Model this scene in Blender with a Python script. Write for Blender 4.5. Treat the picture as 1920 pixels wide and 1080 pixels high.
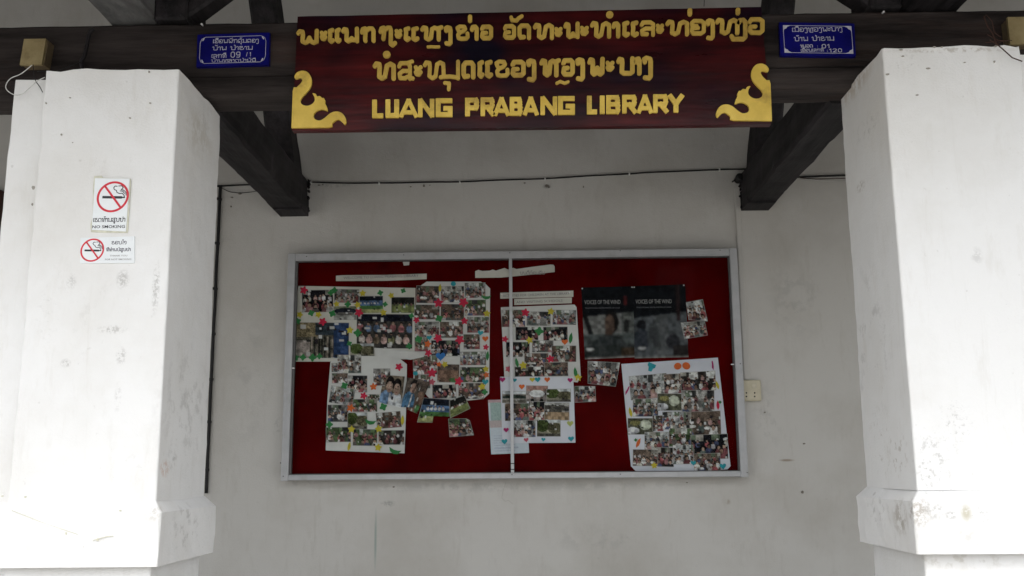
import bpy, bmesh, math, random
import numpy as np
from mathutils import Vector, Matrix, noise
from mathutils.geometry import tessellate_polygon

for o in list(bpy.data.objects):
    bpy.data.objects.remove(o)
S = bpy.context.scene
COL = S.collection
R = math.radians

# ------------------------------------------------------------------ camera
F_PX, YAW, PITCH, ROLL, EYE = 1829.0, R(.98), R(10.39), R(-.495), 1.55
_cp, _sp, _cy, _sy = math.cos(PITCH), math.sin(PITCH), math.cos(YAW), math.sin(YAW)
C_F = np.array([-_sy * _cp, _cy * _cp, _sp])
_r = np.array([_cy, _sy, 0.0]); _u = np.cross(_r, C_F)
C_R = math.cos(ROLL) * _r + math.sin(ROLL) * _u
C_U = -math.sin(ROLL) * _r + math.cos(ROLL) * _u
cam_d = bpy.data.cameras.new('camera'); cam = bpy.data.objects.new('camera', cam_d); COL.objects.link(cam)
cam_d.sensor_width = 36; cam_d.lens = F_PX * 36 / 1920; cam_d.clip_end = 2000; cam_d.clip_start = .05
cam.matrix_world = Matrix(((C_R[0], C_U[0], -C_F[0], 0), (C_R[1], C_U[1], -C_F[1], 0), (C_R[2], C_U[2], -C_F[2], EYE), (0, 0, 0, 1)))
S.camera = cam

# ------------------------------------------------------------------ sky, sun, exposure (overcast)
SUN_EL, SUN_AZ = R(67), R(184)
w = bpy.data.worlds.new('World'); S.world = w; w.use_nodes = True
nt = w.node_tree; nt.nodes.clear()
sky = nt.nodes.new('ShaderNodeTexSky'); sky.sky_type = 'NISHITA'; sky.sun_disc = False
sky.sun_elevation = SUN_EL; sky.sun_rotation = SUN_AZ; sky.dust_density = 4; sky.air_density = 1.2
hs = nt.nodes.new('ShaderNodeHueSaturation'); hs.inputs['Saturation'].default_value = .22
bg = nt.nodes.new('ShaderNodeBackground'); bg.inputs['Strength'].default_value = .12
wo = nt.nodes.new('ShaderNodeOutputWorld')
nt.links.new(sky.outputs[0], hs.inputs['Color']); nt.links.new(hs.outputs[0], bg.inputs[0]); nt.links.new(bg.outputs[0], wo.inputs[0])
sd = bpy.data.lights.new('sun', 'SUN'); sun = bpy.data.objects.new('sun', sd); COL.objects.link(sun)
sd.energy = .5; sd.angle = R(26); sd.color = (1, .985, .96)
# sun stands behind the camera: direction to the sun
sdir = Vector((math.sin(SUN_AZ) * math.cos(SUN_EL), math.cos(SUN_AZ) * math.cos(SUN_EL), math.sin(SUN_EL)))
sun.rotation_euler = sdir.to_track_quat('Z', 'Y').to_euler()
S.view_settings.view_transform = 'Standard'; S.view_settings.look = 'None'
S.view_settings.gamma = 1; S.view_settings.use_curve_mapping = False
S.view_settings.exposure = 1.52
S.cycles.max_bounces = 10; S.cycles.diffuse_bounces = 5

# ------------------------------------------------------------------ helpers
def at(px, py, Y):
    """the point of the plane y=Y that lies on the photograph's pixel (px, py)"""
    d = C_F + (px - 960) / F_PX * C_R - (py - 540) / F_PX * C_U
    t = Y / d[1]
    return Vector((d[0] * t, Y, EYE + d[2] * t))

def rootloc(o):
    v = Vector((0, 0, 0))
    while o is not None:
        v += o.location; o = o.parent
    return v

def link(name, me, parent=None, loc=(0, 0, 0), rot=(0, 0, 0)):
    o = bpy.data.objects.new(name, me); COL.objects.link(o)
    o.parent = parent; o.location = loc; o.rotation_euler = rot
    return o

def thing(name, label, cat, loc=(0, 0, 0), group=None):
    o = link(name, None, None, loc); o.empty_display_size = .05
    o['label'] = label; o['category'] = cat
    if group: o['group'] = group
    return o

def tag(o, label=None, cat=None, group=None, kind=None):
    for k, v in (('label', label), ('category', cat), ('group', group), ('kind', kind)):
        if v: o[k] = v
    return o

def mesh(name, vs, fs, mat, parent=None, smooth=False, origin=None):
    """vs in world coordinates; the object's origin is its parent's, or `origin`"""
    base = rootloc(parent) if parent is not None else Vector((0, 0, 0))
    org = Vector(origin) if origin is not None else base
    me = bpy.data.meshes.new(name)
    me.from_pydata([tuple(Vector(v) - org) for v in vs], [], fs)
    if smooth: me.polygons.foreach_set('use_smooth', [True] * len(me.polygons))
    if mat: me.materials.append(mat)
    me.update()
    return link(name, me, parent, org - base)

class Bag:
    def __init__(s): s.v = []; s.f = []
    def add(s, vs, fs):
        n = len(s.v); s.v += [tuple(v) for v in vs]; s.f += [[i + n for i in f] for f in fs]; return s
    def box(s, x0, x1, y0, y1, z0, z1, b=0.0):
        """box with chamfered edges parallel to its longest side when b > 0"""
        if b <= 0:
            v = [(x, y, z) for x in (x0, x1) for y in (y0, y1) for z in (z0, z1)]
            return s.add(v, [(0, 1, 3, 2), (4, 6, 7, 5), (0, 4, 5, 1), (2, 3, 7, 6), (0, 2, 6, 4), (1, 5, 7, 3)])
        bm = bmesh.new(); bmesh.ops.create_cube(bm, size=1)
        for v in bm.verts:
            v.co = Vector(((x0 + x1) / 2 + v.co.x * (x1 - x0), (y0 + y1) / 2 + v.co.y * (y1 - y0), (z0 + z1) / 2 + v.co.z * (z1 - z0)))
        bmesh.ops.bevel(bm, geom=bm.edges[:], offset=b, segments=1, affect='EDGES')
        bm.verts.index_update()
        s.add([v.co[:] for v in bm.verts], [[v.index for v in f.verts] for f in bm.faces]); bm.free(); return s
    def tube(s, pts, r, seg=8):
        pts = [Vector(p) for p in pts]; n0 = len(s.v); prev = None
        for i, p in enumerate(pts):
            t = (pts[min(i + 1, len(pts) - 1)] - pts[max(i - 1, 0)]).normalized()
            if prev is None: prev = t.orthogonal().normalized()
            prev = (prev - t * prev.dot(t)).normalized(); b = t.cross(prev)
            rr = r[i] if isinstance(r, (list, tuple)) else r
            for k in range(seg):
                a = 2 * math.pi * k / seg; s.v.append(tuple(p + prev * (math.cos(a) * rr) + b * (math.sin(a) * rr)))
        for i in range(len(pts) - 1):
            for k in range(seg):
                a = n0 + i * seg + k; b2 = n0 + i * seg + (k + 1) % seg
                s.f.append([a, b2, b2 + seg, a + seg])
        s.f.append([n0 + k for k in range(seg)][::-1]); s.f.append([n0 + (len(pts) - 1) * seg + k for k in range(seg)])
        return s
    def prism(s, poly, ya, yb):
        """polygon given as (x, z), from the front y=ya to the back y=yb"""
        n = len(poly)
        vs = [(p[0], ya, p[1]) for p in poly] + [(p[0], yb, p[1]) for p in poly]
        tr = tessellate_polygon([[Vector((p[0], p[1], 0)) for p in poly]])
        return s.add(vs, [list(t) for t in tr] + [[a + n for a in t][::-1] for t in tr] + [[i, (i + 1) % n, (i + 1) % n + n, i + n] for i in range(n)])
    def out(s, name, mat, parent=None, smooth=False, origin=None, fixn=True):
        o = mesh(name, s.v, s.f, mat, parent, smooth, origin)
        if fixn:
            bm = bmesh.new(); bm.from_mesh(o.data); bmesh.ops.recalc_face_normals(bm, faces=bm.faces); bm.to_mesh(o.data); bm.free()
        return o

# ------------------------------------------------------------------ materials
def newmat(name, rough=.8, spec=.3):
    m = bpy.data.materials.new(name); m.use_nodes = True
    b = m.node_tree.nodes['Principled BSDF']; b.inputs['Roughness'].default_value = rough
    b.inputs['Specular IOR Level'].default_value = spec
    return m, m.node_tree, b

def noisy(name, c1, c2, scale=4, rough=.8, spec=.3, bump=.1, bscale=60, stretch=(1, 1, 1), c3=None, s3=1.2, bdist=.004, metal=0, lo=.35, hi=.65, detail=6):
    m, t, b = newmat(name, rough, spec); N, L = t.nodes, t.links
    tc = N.new('ShaderNodeTexCoord'); mp = N.new('ShaderNodeMapping'); mp.inputs['Scale'].default_value = stretch
    geo = N.new('ShaderNodeNewGeometry'); L.new(geo.outputs['Position'], mp.inputs[0])
    n = N.new('ShaderNodeTexNoise'); n.inputs['Scale'].default_value = scale; n.inputs['Detail'].default_value = detail; n.inputs['Roughness'].default_value = .62
    L.new(mp.outputs[0], n.inputs['Vector'])
    r = N.new('ShaderNodeValToRGB'); r.color_ramp.elements[0].position = lo; r.color_ramp.elements[1].position = hi
    r.color_ramp.elements[0].color = (*c1, 1); r.color_ramp.elements[1].color = (*c2, 1); L.new(n.outputs['Fac'], r.inputs[0])
    out = r.outputs[0]
    if c3:
        n3 = N.new('ShaderNodeTexNoise'); n3.inputs['Scale'].default_value = s3; n3.inputs['Detail'].default_value = 8; n3.inputs['Roughness'].default_value = .7
        L.new(mp.outputs[0], n3.inputs['Vector'])
        r3 = N.new('ShaderNodeValToRGB'); r3.color_ramp.elements[0].position = .52; r3.color_ramp.elements[1].position = .72
        L.new(n3.outputs['Fac'], r3.inputs[0])
        mx = N.new('ShaderNodeMixRGB'); L.new(r3.outputs[0], mx.inputs[0]); L.new(out, mx.inputs[1]); mx.inputs[2].default_value = (*c3, 1); out = mx.outputs[0]
    L.new(out, b.inputs['Base Color']); b.inputs['Metallic'].default_value = metal
    if bump:
        nb = N.new('ShaderNodeTexNoise'); nb.inputs['Scale'].default_value = bscale; nb.inputs['Detail'].default_value = 5; L.new(mp.outputs[0], nb.inputs['Vector'])
        bp = N.new('ShaderNodeBump'); bp.inputs['Strength'].default_value = bump; bp.inputs['Distance'].default_value = bdist
        L.new(nb.outputs['Fac'], bp.inputs['Height']); L.new(bp.outputs[0], b.inputs['Normal'])
    return m

def flat(name, c, rough=.6, spec=.3, metal=0):
    m, t, b = newmat(name, rough, spec); b.inputs['Base Color'].default_value = (*c, 1); b.inputs['Metallic'].default_value = metal
    # faint mottling so that the surface is not one value
    N, L = t.nodes, t.links
    n = N.new('ShaderNodeTexNoise'); n.inputs['Scale'].default_value = 55; geo = N.new('ShaderNodeNewGeometry'); L.new(geo.outputs['Position'], n.inputs['Vector'])
    r = N.new('ShaderNodeValToRGB'); r.color_ramp.elements[0].color = (*[x * .86 for x in c], 1); r.color_ramp.elements[1].color = (*[min(1, x * 1.1) for x in c], 1)
    r.color_ramp.elements[0].position = .3; r.color_ramp.elements[1].position = .7
    L.new(n.outputs['Fac'], r.inputs[0]); L.new(r.outputs[0], b.inputs['Base Color'])
    return m

def plaster(name, base, dirt, speck, dirt_amt=.5, fine=.5, runs=.8, spots=()):
    """painted plaster: broad uneven wash, brushed streaks, sparse dark specks, trowel relief"""
    m, t, b = newmat(name, .85, .2); N, L = t.nodes, t.links
    geo = N.new('ShaderNodeNewGeometry')
    def nz(sc, det, ro, st=(1, 1, 1)):
        mp = N.new('ShaderNodeMapping'); mp.inputs['Scale'].default_value = st; L.new(geo.outputs['Position'], mp.inputs[0])
        n = N.new('ShaderNodeTexNoise'); n.inputs['Scale'].default_value = sc; n.inputs['Detail'].default_value = det; n.inputs['Roughness'].default_value = ro
        L.new(mp.outputs[0], n.inputs['Vector']); return n.outputs['Fac']
    def ramp(src, a, c):
        r = N.new('ShaderNodeMapRange'); r.inputs[1].default_value = a; r.inputs[2].default_value = c; L.new(src, r.inputs[0]); return r.outputs[0]
    def mix(f, c1, c2, k=1.0):
        mu = N.new('ShaderNodeMath'); mu.operation = 'MULTIPLY'; mu.inputs[1].default_value = k; L.new(f, mu.inputs[0])
        x = N.new('ShaderNodeMixRGB'); L.new(mu.outputs[0], x.inputs[0])
        if isinstance(c1, tuple): x.inputs[1].default_value = (*c1, 1)
        else: L.new(c1, x.inputs[1])
        x.inputs[2].default_value = (*c2, 1); return x.outputs[0]
    c = mix(ramp(nz(1.7, 9, .62), .45, .75), base, dirt, dirt_amt)
    c = mix(ramp(nz(7, 8, .7, (2.2, 2.2, .6)), .56, .8), c, dirt, dirt_amt * .8)
    c = mix(ramp(nz(5, 6, .75, (5, 5, .45)), .57, .80), c, dirt, dirt_amt * runs * .7)
    c = mix(ramp(nz(3.1, 10, .8, (1.2, 1.2, .8)), .60, .74), c, speck, .30 * fine)
    c = mix(ramp(nz(38, 3, .5), .71, .80), c, speck, .30 * fine)
    c = mix(ramp(nz(11, 2, .5, (1, 1, 1.6)), .765, .80), c, speck, .40 * fine)
    # individual stains and darker patches: a ragged patch round a point, each with its own size, colour and strength
    for (ctr, (rx, ry, rz), colr, k, gsc, thr) in spots:
        mp = N.new('ShaderNodeVectorMath'); mp.operation = 'SUBTRACT'; L.new(geo.outputs['Position'], mp.inputs[0]); mp.inputs[1].default_value = tuple(ctr)
        dv = N.new('ShaderNodeVectorMath'); dv.operation = 'DIVIDE'; L.new(mp.outputs[0], dv.inputs[0]); dv.inputs[1].default_value = (rx, ry, rz)
        ln = N.new('ShaderNodeVectorMath'); ln.operation = 'LENGTH'; L.new(dv.outputs[0], ln.inputs[0])
        fall = N.new('ShaderNodeMapRange'); fall.inputs[1].default_value = 1.0; fall.inputs[2].default_value = .35; L.new(ln.outputs['Value'], fall.inputs[0])
        mu = N.new('ShaderNodeMath'); mu.operation = 'MULTIPLY'; L.new(fall.outputs[0], mu.inputs[0]); L.new(ramp(nz(gsc, 5, .7), thr, thr + .1), mu.inputs[1])
        c = mix(mu.outputs[0], c, colr, min(1, k * .66))
    L.new(c, b.inputs['Base Color'])
    n1 = nz(9, 4, .5); n2 = nz(140, 4, .6)
    ad = N.new('ShaderNodeMath'); ad.operation = 'MULTIPLY_ADD'; ad.inputs[1].default_value = 3.0; L.new(n1, ad.inputs[0]); L.new(n2, ad.inputs[2])
    bp = N.new('ShaderNodeBump'); bp.inputs['Strength'].default_value = .22; bp.inputs['Distance'].default_value = .006
    L.new(ad.outputs[0], bp.inputs['Height']); L.new(bp.outputs[0], b.inputs['Normal'])
    return m

M = {}
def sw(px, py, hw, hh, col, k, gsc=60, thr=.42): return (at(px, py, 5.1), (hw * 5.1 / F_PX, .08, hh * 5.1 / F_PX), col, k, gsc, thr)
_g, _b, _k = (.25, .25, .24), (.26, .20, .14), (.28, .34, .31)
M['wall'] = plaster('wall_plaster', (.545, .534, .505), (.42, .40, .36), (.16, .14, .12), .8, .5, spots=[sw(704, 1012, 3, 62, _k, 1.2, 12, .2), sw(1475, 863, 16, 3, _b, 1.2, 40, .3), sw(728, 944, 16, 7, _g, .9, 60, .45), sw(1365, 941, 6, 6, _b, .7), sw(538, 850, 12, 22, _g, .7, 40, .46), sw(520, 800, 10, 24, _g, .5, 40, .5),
    sw(560, 905, 40, 8, _g, .4, 30, .45), sw(960, 912, 460, 12, _g, .45, 12, .42), sw(1490, 560, 60, 90, _g, .35, 14, .5), sw(620, 348, 60, 6, _g, .6, 50, .45), sw(1025, 350, 10, 5, _g, 1, 60, .3), sw(1440, 780, 30, 80, _g, .35, 20, .5), sw(1120, 1010, 120, 30, _g, .3, 10, .5), sw(470, 700, 50, 160, _g, .3, 8, .5), sw(1000, 200, 500, 90, (.30, .28, .27), .4, 4, .45)])  # includes a darker band below the board and a broad darker upper patch
K = lambda px: px * 3.1 / F_PX
def sp(px, py, hw, hh, col, k, gsc=90, thr=.45, Y=3.1): return (at(px, py, Y), (K(hw), .05, K(hh)), col, k, gsc, thr)
def si(x, px, py, hy, hh, col, k, gsc=40, thr=.5):
    t = (x - 0.0) ; a = at(px, py, 1.0); Y = x / a.x; q = at(px, py, Y); return (q, (.04, hy, K(hh)), col, k, gsc, thr)
GR, BR, OC = (.34, .33, .31), (.30, .25, .19), (.46, .42, .28)
PS = ((.81, .81, .80), (.60, .575, .52), (.24, .22, .18), .45, .8, 1.0)
M['pillar_left'] = plaster('pillar_plaster', *PS, spots=[sp(231, 524, 15, 22, GR, .8, 150, .42), sp(135, 528, 12, 18, GR, .55, 150), sp(212, 618, 34, 10, GR, .75, 120, .47), sp(293, 540, 9, 60, GR, .8, 120, .46), sp(228, 668, 12, 20, GR, .7, 150), sp(124, 681, 12, 10, GR, .7, 150),
    sp(90, 590, 26, 70, GR, .35, 60, .55), sp(222, 745, 8, 34, GR, .4, 80), sp(250, 880, 26, 34, GR, .4, 40, .55), sp(120, 985, 130, 20, (.42, .40, .34), .7, 25, .56), sp(195, 1008, 45, 12, (.38, .37, .33), .7, 60, .5), sp(180, 1056, 180, 8, (.50, .48, .42), .6, 20, .5),
    si(-1.18, 303, 878, .05, 20, (.50, .25, .15), .8, 60, .45), si(-1.18, 318, 855, .05, 40, GR, .7, 30, .5), si(-1.18, 345, 760, .3, 160, GR, .5, 14, .52), sp(290, 960, 22, 20, BR, .5, 50, .5, 3.07), si(-1.14, 350, 985, .16, 60, GR, .7, 26, .53), si(-1.18, 370, 250, .2, 60, (.5, .46, .38), .6, 14, .45)])
M['pillar_right'] = plaster('pillar_plaster', *PS, spots=[sp(1746, 870, 40, 75, GR, .8, 70, .53), sp(1790, 800, 40, 60, GR, .6, 80, .56), sp(1722, 960, 26, 34, BR, .9, 60, .46, 3.07), sp(1750, 958, 24, 20, GR, .8, 70, .48, 3.07), sp(1783, 966, 14, 9, GR, .9, 90, .42, 3.07), sp(1811, 962, 12, 18, OC, 1, 60, .36, 3.07), sp(1842, 965, 34, 22, GR, .7, 80, .54, 3.07),
    sp(1840, 1000, 150, 30, (.5, .48, .43), .5, 16, .52, 3.07), sp(1800, 1052, 120, 16, (.45, .42, .36), .7, 20, .5), sp(1790, 94, 140, 7, BR, .7, 40, .47), sp(1700, 120, 40, 30, GR, .5, 60, .55), sp(1830, 480, 14, 20, GR, .4, 40, .45),
    si(1.205, 1690, 850, .12, 60, BR, .8, 34, .54), si(1.205, 1660, 830, .14, 90, BR, .7, 30, .56), si(1.205, 1618, 350, .06, 14, BR, .8, 70, .45), si(1.205, 1630, 240, .14, 34, GR, .6, 30, .52), si(1.205, 1640, 640, .25, 200, GR, .55, 12, .54), si(1.17, 1690, 970, .08, 40, BR, .85, 34, .46), si(1.17, 1650, 960, .14, 40, GR, .6, 30, .52), si(1.205, 1605, 160, .25, 34, (.46, .38, .28), .8, 20, .42)])
M['beam'] = noisy('weathered_timber', (.013, .010, .0095), (.056, .046, .043), 4, .8, .2, .9, 26, (.35, 2.5, 3.5), c3=(.060, .036, .029), s3=1.3)
M['tie'] = noisy('dark_timber', (.005, .0045, .005), (.026, .022, .024), 5, .7, .3, .9, 22, (3.5, .4, 3.5), c3=(.052, .045, .052), s3=1.5)  # dark timber tone, also painting shade on the roof timber ends
M['endgrain'] = noisy('pale_weathered_timber', (.11, .112, .11), (.20, .20, .195), 6, .85, .2, .6, 30, (2.5, 1, 4), c3=(.11, .10, .10), s3=2.6)
M['red'] = noisy('red_felt', (.046, .0004, .0007), (.092, .0007, .001), 3.5, .95, .04, .3, 500, bdist=.001)
M['alu'] = noisy('aluminium', (.40, .41, .42), (.46, .465, .475), 14, .45, .4, .1, 60, (1, 1, 1), c3=(.36, .36, .35), s3=9, metal=.2)
M['alu_dark'] = flat('aluminium_channel', (.12, .12, .12), .5, .3, .2)
M['paper'] = noisy('poster_paper', (.55, .54, .53), (.66, .655, .64), 6, .7, .25, .5, 18, bdist=.002)
M['paper_warm'] = noisy('cream_paper', (.53, .51, .46), (.64, .62, .57), 7, .7, .25, .5, 22, bdist=.002)
M['paper_cool'] = noisy('cool_white_paper', (.58, .59, .66), (.68, .69, .76), 5, .65, .3, .5, 16, bdist=.002)
M['gold'] = noisy('gold_paint', (.66, .45, .065), (.84, .60, .11), 9, .42, .5, .25, 70, c3=(.38, .24, .05), s3=7)
M['gold_dull'] = noisy('aged_gold_paint', (.50, .33, .062), (.67, .46, .095), 12, .5, .4, .3, 70, c3=(.36, .22, .05), s3=9)
M['blue'] = noisy('blue_enamel', (.003, .003, .105), (.005, .005, .16), 12, .35, .2, .05, 60)
M['enamel_white'] = flat('worn_white_enamel', (.56, .56, .64), .5)
M['black'] = flat('black_rubber', (.012, .012, .012), .55, .3)
M['white_cable'] = flat('white_cable_sheath', (.6, .6, .58), .5)
M['tan'] = noisy('aged_ivory_plastic', (.27, .21, .10), (.36, .29, .15), 14, .55, .35, .1, 60, c3=(.20, .15, .07), s3=16)
M['tan_dark'] = flat('aged_ivory_rim', (.16, .12, .07), .6)
M['ivory'] = noisy('ivory_plastic', (.50, .46, .34), (.60, .55, .42), 14, .5, .35, .05, 60)
M['ivory_light'] = flat('ivory_plastic_insert', (.55, .51, .40), .45)
M['sticker_red'] = flat('sign_red', (.62, .03, .05), .5)
M['ink'] = flat('black_ink', (.03, .03, .035), .5)
M['ink_grey'] = flat('grey_ink', (.16, .16, .18), .6)
M['ink_soft'] = flat('faded_ink', (.33, .32, .32), .6)
M['vinyl'] = noisy('sticker_vinyl', (.76, .79, .80), (.80, .83, .84), 20, .35, .4, .05, 40)
M['glue'] = flat('yellowed_glue', (.62, .61, .50), .7)
M['residue'] = noisy('paper_residue', (.60, .59, .58), (.72, .71, .70), 60, .9, .1, .3, 60)
M['stain'] = flat('dark_stain', (.20, .18, .155), .9, .1)
M['grime'] = flat('grey_grime', (.36, .34, .30), .9, .1)
M['stain_green'] = flat('green_chalk', (.42, .44, .41), .9, .1)
M['stain_brown'] = flat('brown_scuff', (.38, .30, .24), .9, .1)
M['ground'] = noisy('pale_concrete', (.31, .30, .285), (.42, .41, .385), .8, .9, .2, .3, 30, c3=(.26, .25, .23), s3=.35)
M['floor'] = noisy('porch_concrete', (.26, .25, .235), (.36, .35, .33), 1.6, .85, .2, .3, 30)
M['roof'] = noisy('roof_boards', (.03, .025, .023), (.055, .048, .042), 4, .8, .2, .5, 20, (.4, 3, 1))
M['tile'] = noisy('roof_tile', (.16, .07, .05), (.24, .11, .08), 4, .85, .2, .3, 20)
M['door'] = noisy('red_brown_wood', (.035, .014, .010), (.07, .028, .02), 4, .6, .3, .4, 30, (4, 4, .5))
M['pin'] = flat('white_pin', (.8, .8, .8), .35, .5)
M['twig'] = flat('dry_stem', (.055, .030, .024), .9, .1)
M['grime_y'] = flat('yellow_grime', (.62, .58, .44), .9, .1)
M['tape'] = flat('blue_poster_tape', (.05, .22, .38), .5)

# lacquered sign board: dark wine red with red and blue-black clouds along the grain
def lacquer():
    m, t, b = newmat('wine_lacquer', .26, .26); N, L = t.nodes, t.links
    geo = N.new('ShaderNodeNewGeometry')
    def nz(sc, st, det=6):
        mp = N.new('ShaderNodeMapping'); mp.inputs['Scale'].default_value = st; L.new(geo.outputs['Position'], mp.inputs[0])
        n = N.new('ShaderNodeTexNoise'); n.inputs['Scale'].default_value = sc; n.inputs['Detail'].default_value = det; L.new(mp.outputs[0], n.inputs['Vector']); return n.outputs['Fac']
    r = N.new('ShaderNodeValToRGB'); e = r.color_ramp.elements
    e[0].position = .30; e[0].color = (.006, .004, .013, 1); e[1].position = .72; e[1].color = (.085, .008, .008, 1)
    k = r.color_ramp.elements.new(.48); k.color = (.030, .0045, .0065, 1)
    L.new(nz(2.6, (1, 1, 1.9), 3), r.inputs[0])
    g = N.new('ShaderNodeValToRGB'); g.color_ramp.elements[0].position = .35; g.color_ramp.elements[1].position = .7
    g.color_ramp.elements[0].color = (.55, .55, .6, 1); g.color_ramp.elements[1].color = (1.25, 1.1, 1.1, 1)
    L.new(nz(9, (.5, 1, 7)), g.inputs[0])
    x = N.new('ShaderNodeMixRGB'); x.blend_type = 'MULTIPLY'; x.inputs[0].default_value = 1; L.new(r.outputs[0], x.inputs[1]); L.new(g.outputs[0], x.inputs[2])
    L.new(x.outputs[0], b.inputs['Base Color'])
    q = N.new('ShaderNodeMapRange'); q.inputs[3].default_value = .2; q.inputs[4].default_value = .42; L.new(nz(5, (1, 1, 3)), q.inputs[0]); L.new(q.outputs[0], b.inputs['Roughness'])
    bp = N.new('ShaderNodeBump'); bp.inputs['Strength'].default_value = .35; bp.inputs['Distance'].default_value = .004
    L.new(nz(6, (.6, 1, 4)), bp.inputs['Height']); L.new(bp.outputs[0], b.inputs['Normal'])
    return m
M['lacquer'] = lacquer()

# printed matter: colours come from the painted grid stored on each mesh
def printmat(name, rough, spec):
    m, t, b = newmat(name, rough, spec); a = t.nodes.new('ShaderNodeVertexColor'); a.layer_name = 'Col'
    t.links.new(a.outputs[0], b.inputs['Base Color']); return m
M['print'] = printmat('photo_print', .6, .02)

def glassmat():
    m = bpy.data.materials.new('pane_glass'); m.use_nodes = True; t = m.node_tree; t.nodes.clear()
    o = t.nodes.new('ShaderNodeOutputMaterial'); mx = t.nodes.new('ShaderNodeMixShader'); tr = t.nodes.new('ShaderNodeBsdfTransparent')
    gl = t.nodes.new('ShaderNodeBsdfGlossy'); gl.inputs['Roughness'].default_value = .04; fr = t.nodes.new('ShaderNodeFresnel'); fr.inputs[0].default_value = 1.07
    tr.inputs[0].default_value = (.93, .95, .94, 1)
    t.links.new(fr.outputs[0], mx.inputs[0]); t.links.new(tr.outputs[0], mx.inputs[1]); t.links.new(gl.outputs[0], mx.inputs[2]); t.links.new(mx.outputs[0], o.inputs[0])
    return m
M['glass'] = glassmat()

# ------------------------------------------------------------------ setting
Y_WALL, Y_PIL, Y_BEAM, Y_SIGN = 5.10, 3.10, 3.42, 3.385
tag(Bag().add([(-80, -80, 0), (80, -80, 0), (80, 80, 0), (-80, 80, 0)], [(0, 1, 2, 3)]).out('ground', M['ground']), kind='structure')
tag(Bag().box(-6, 6, 2.55, 5.12, -.1, .32, .015).out('porch_floor', M['floor']), kind='structure')

def rough_sheet(x0, x1, z0, z1, y, step, amp):
    nx = int((x1 - x0) / step) + 1; nz_ = int((z1 - z0) / step) + 1; vs = []; fs = []
    for j in range(nz_ + 1):
        for i in range(nx + 1):
            x = x0 + (x1 - x0) * i / nx; z = z0 + (z1 - z0) * j / nz_
            d = noise.fractal(Vector((x * 1.6, 3.1, z * 1.6)), .8, 2, 4) * amp
            vs.append((x, y + d, z))
    for j in range(nz_):
        for i in range(nx):
            a = j * (nx + 1) + i; fs.append((a, a + 1, a + nx + 2, a + nx + 1))
    return vs, fs
lib = thing('library_wall', 'grey white plastered library wall behind the notice board, seen between the two pillars', 'wall', (0, Y_WALL, 0))
vs, fs = rough_sheet(-5.5, 5.5, .3, 5.3, Y_WALL, .11, .004)
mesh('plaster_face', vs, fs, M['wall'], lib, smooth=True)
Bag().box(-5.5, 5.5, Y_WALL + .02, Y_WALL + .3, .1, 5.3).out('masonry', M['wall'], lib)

def blob(cx, cz, rx, rz, rng, n=9):
    return [(cx + math.cos(2 * math.pi * k / n) * rx * rng.uniform(.55, 1.15), cz + math.sin(2 * math.pi * k / n) * rz * rng.uniform(.55, 1.15)) for k in range(n)]
def marks(name, spots, Y, mat, parent, seed=1, th=.0012, sink=.004):
    """spots (px, py, half width px, half height px) on the plane Y, as thin irregular chips"""
    rng = random.Random(seed); b = Bag()
    for px, py, hw, hh in spots:
        p = at(px, py, Y); k = Y / F_PX
        b.prism(blob(p.x, p.z, hw * k, hh * k, rng), Y - th, Y + sink)
    return b.out(name, mat, parent)
YW = Y_WALL - .005
rng = random.Random(5)
marks('plaster_chip', [(795, 348, 2.4, 3.5), (806, 347, 1.2, 1), (1025, 348, 4, 3), (1029, 351, 2, 1.6), (984, 343, 2.4, 1.6), (1094, 350, 1.6, 2), (598, 347, 3, 1.4), (605, 346, 2, 1.2),
                       (770, 350, 2, 1.3), (435, 370, 3, 1.3), (450, 363, 3.5, 2), (433, 387, 1.6, 2), (738, 913, 2.6, 1.4), (1386, 701, 1.6, 1.6), (1434, 773, 2, 1.6), (1288, 905, 2, 1), (1508, 832, 2.4, 1.6), (1505, 923, 2.6, 3)],
      YW, M['stain'], lib, 3)
Bag().tube([at(x, y, YW) for x, y in ((948, 905), (943, 922), (941, 934), (947, 940), (953, 938), (962, 945))], .0007, 5).out('loose_thread', M['grime'], lib)
# bumpy filler around the beam sockets
# door at the far left
dx1 = at(6, 420, Y_WALL).x; dz = at(3, 360, Y_WALL).z
dr = thing('wooden_door', 'dark red brown wooden door edge, just showing past the outer side of the left pillar', 'door', (dx1 - .5, Y_WALL, .32))
Bag().box(dx1 - .09, dx1, Y_WALL - .05, Y_WALL + .015, .32, dz, .006).out('door_frame', M['door'], dr)
Bag().box(dx1 - 1.1, dx1 - .092, Y_WALL - .05, Y_WALL + .015, dz - .09, dz, .006).out('door_lintel', M['door'], dr)
for k in range(5):
    Bag().box(dx1 - .094 - .198 * (k + 1), dx1 - .098 - .198 * k, Y_WALL - .02, Y_WALL + .012, .33, dz - .094, .005).out('door_board', M['door'], dr)

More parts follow.
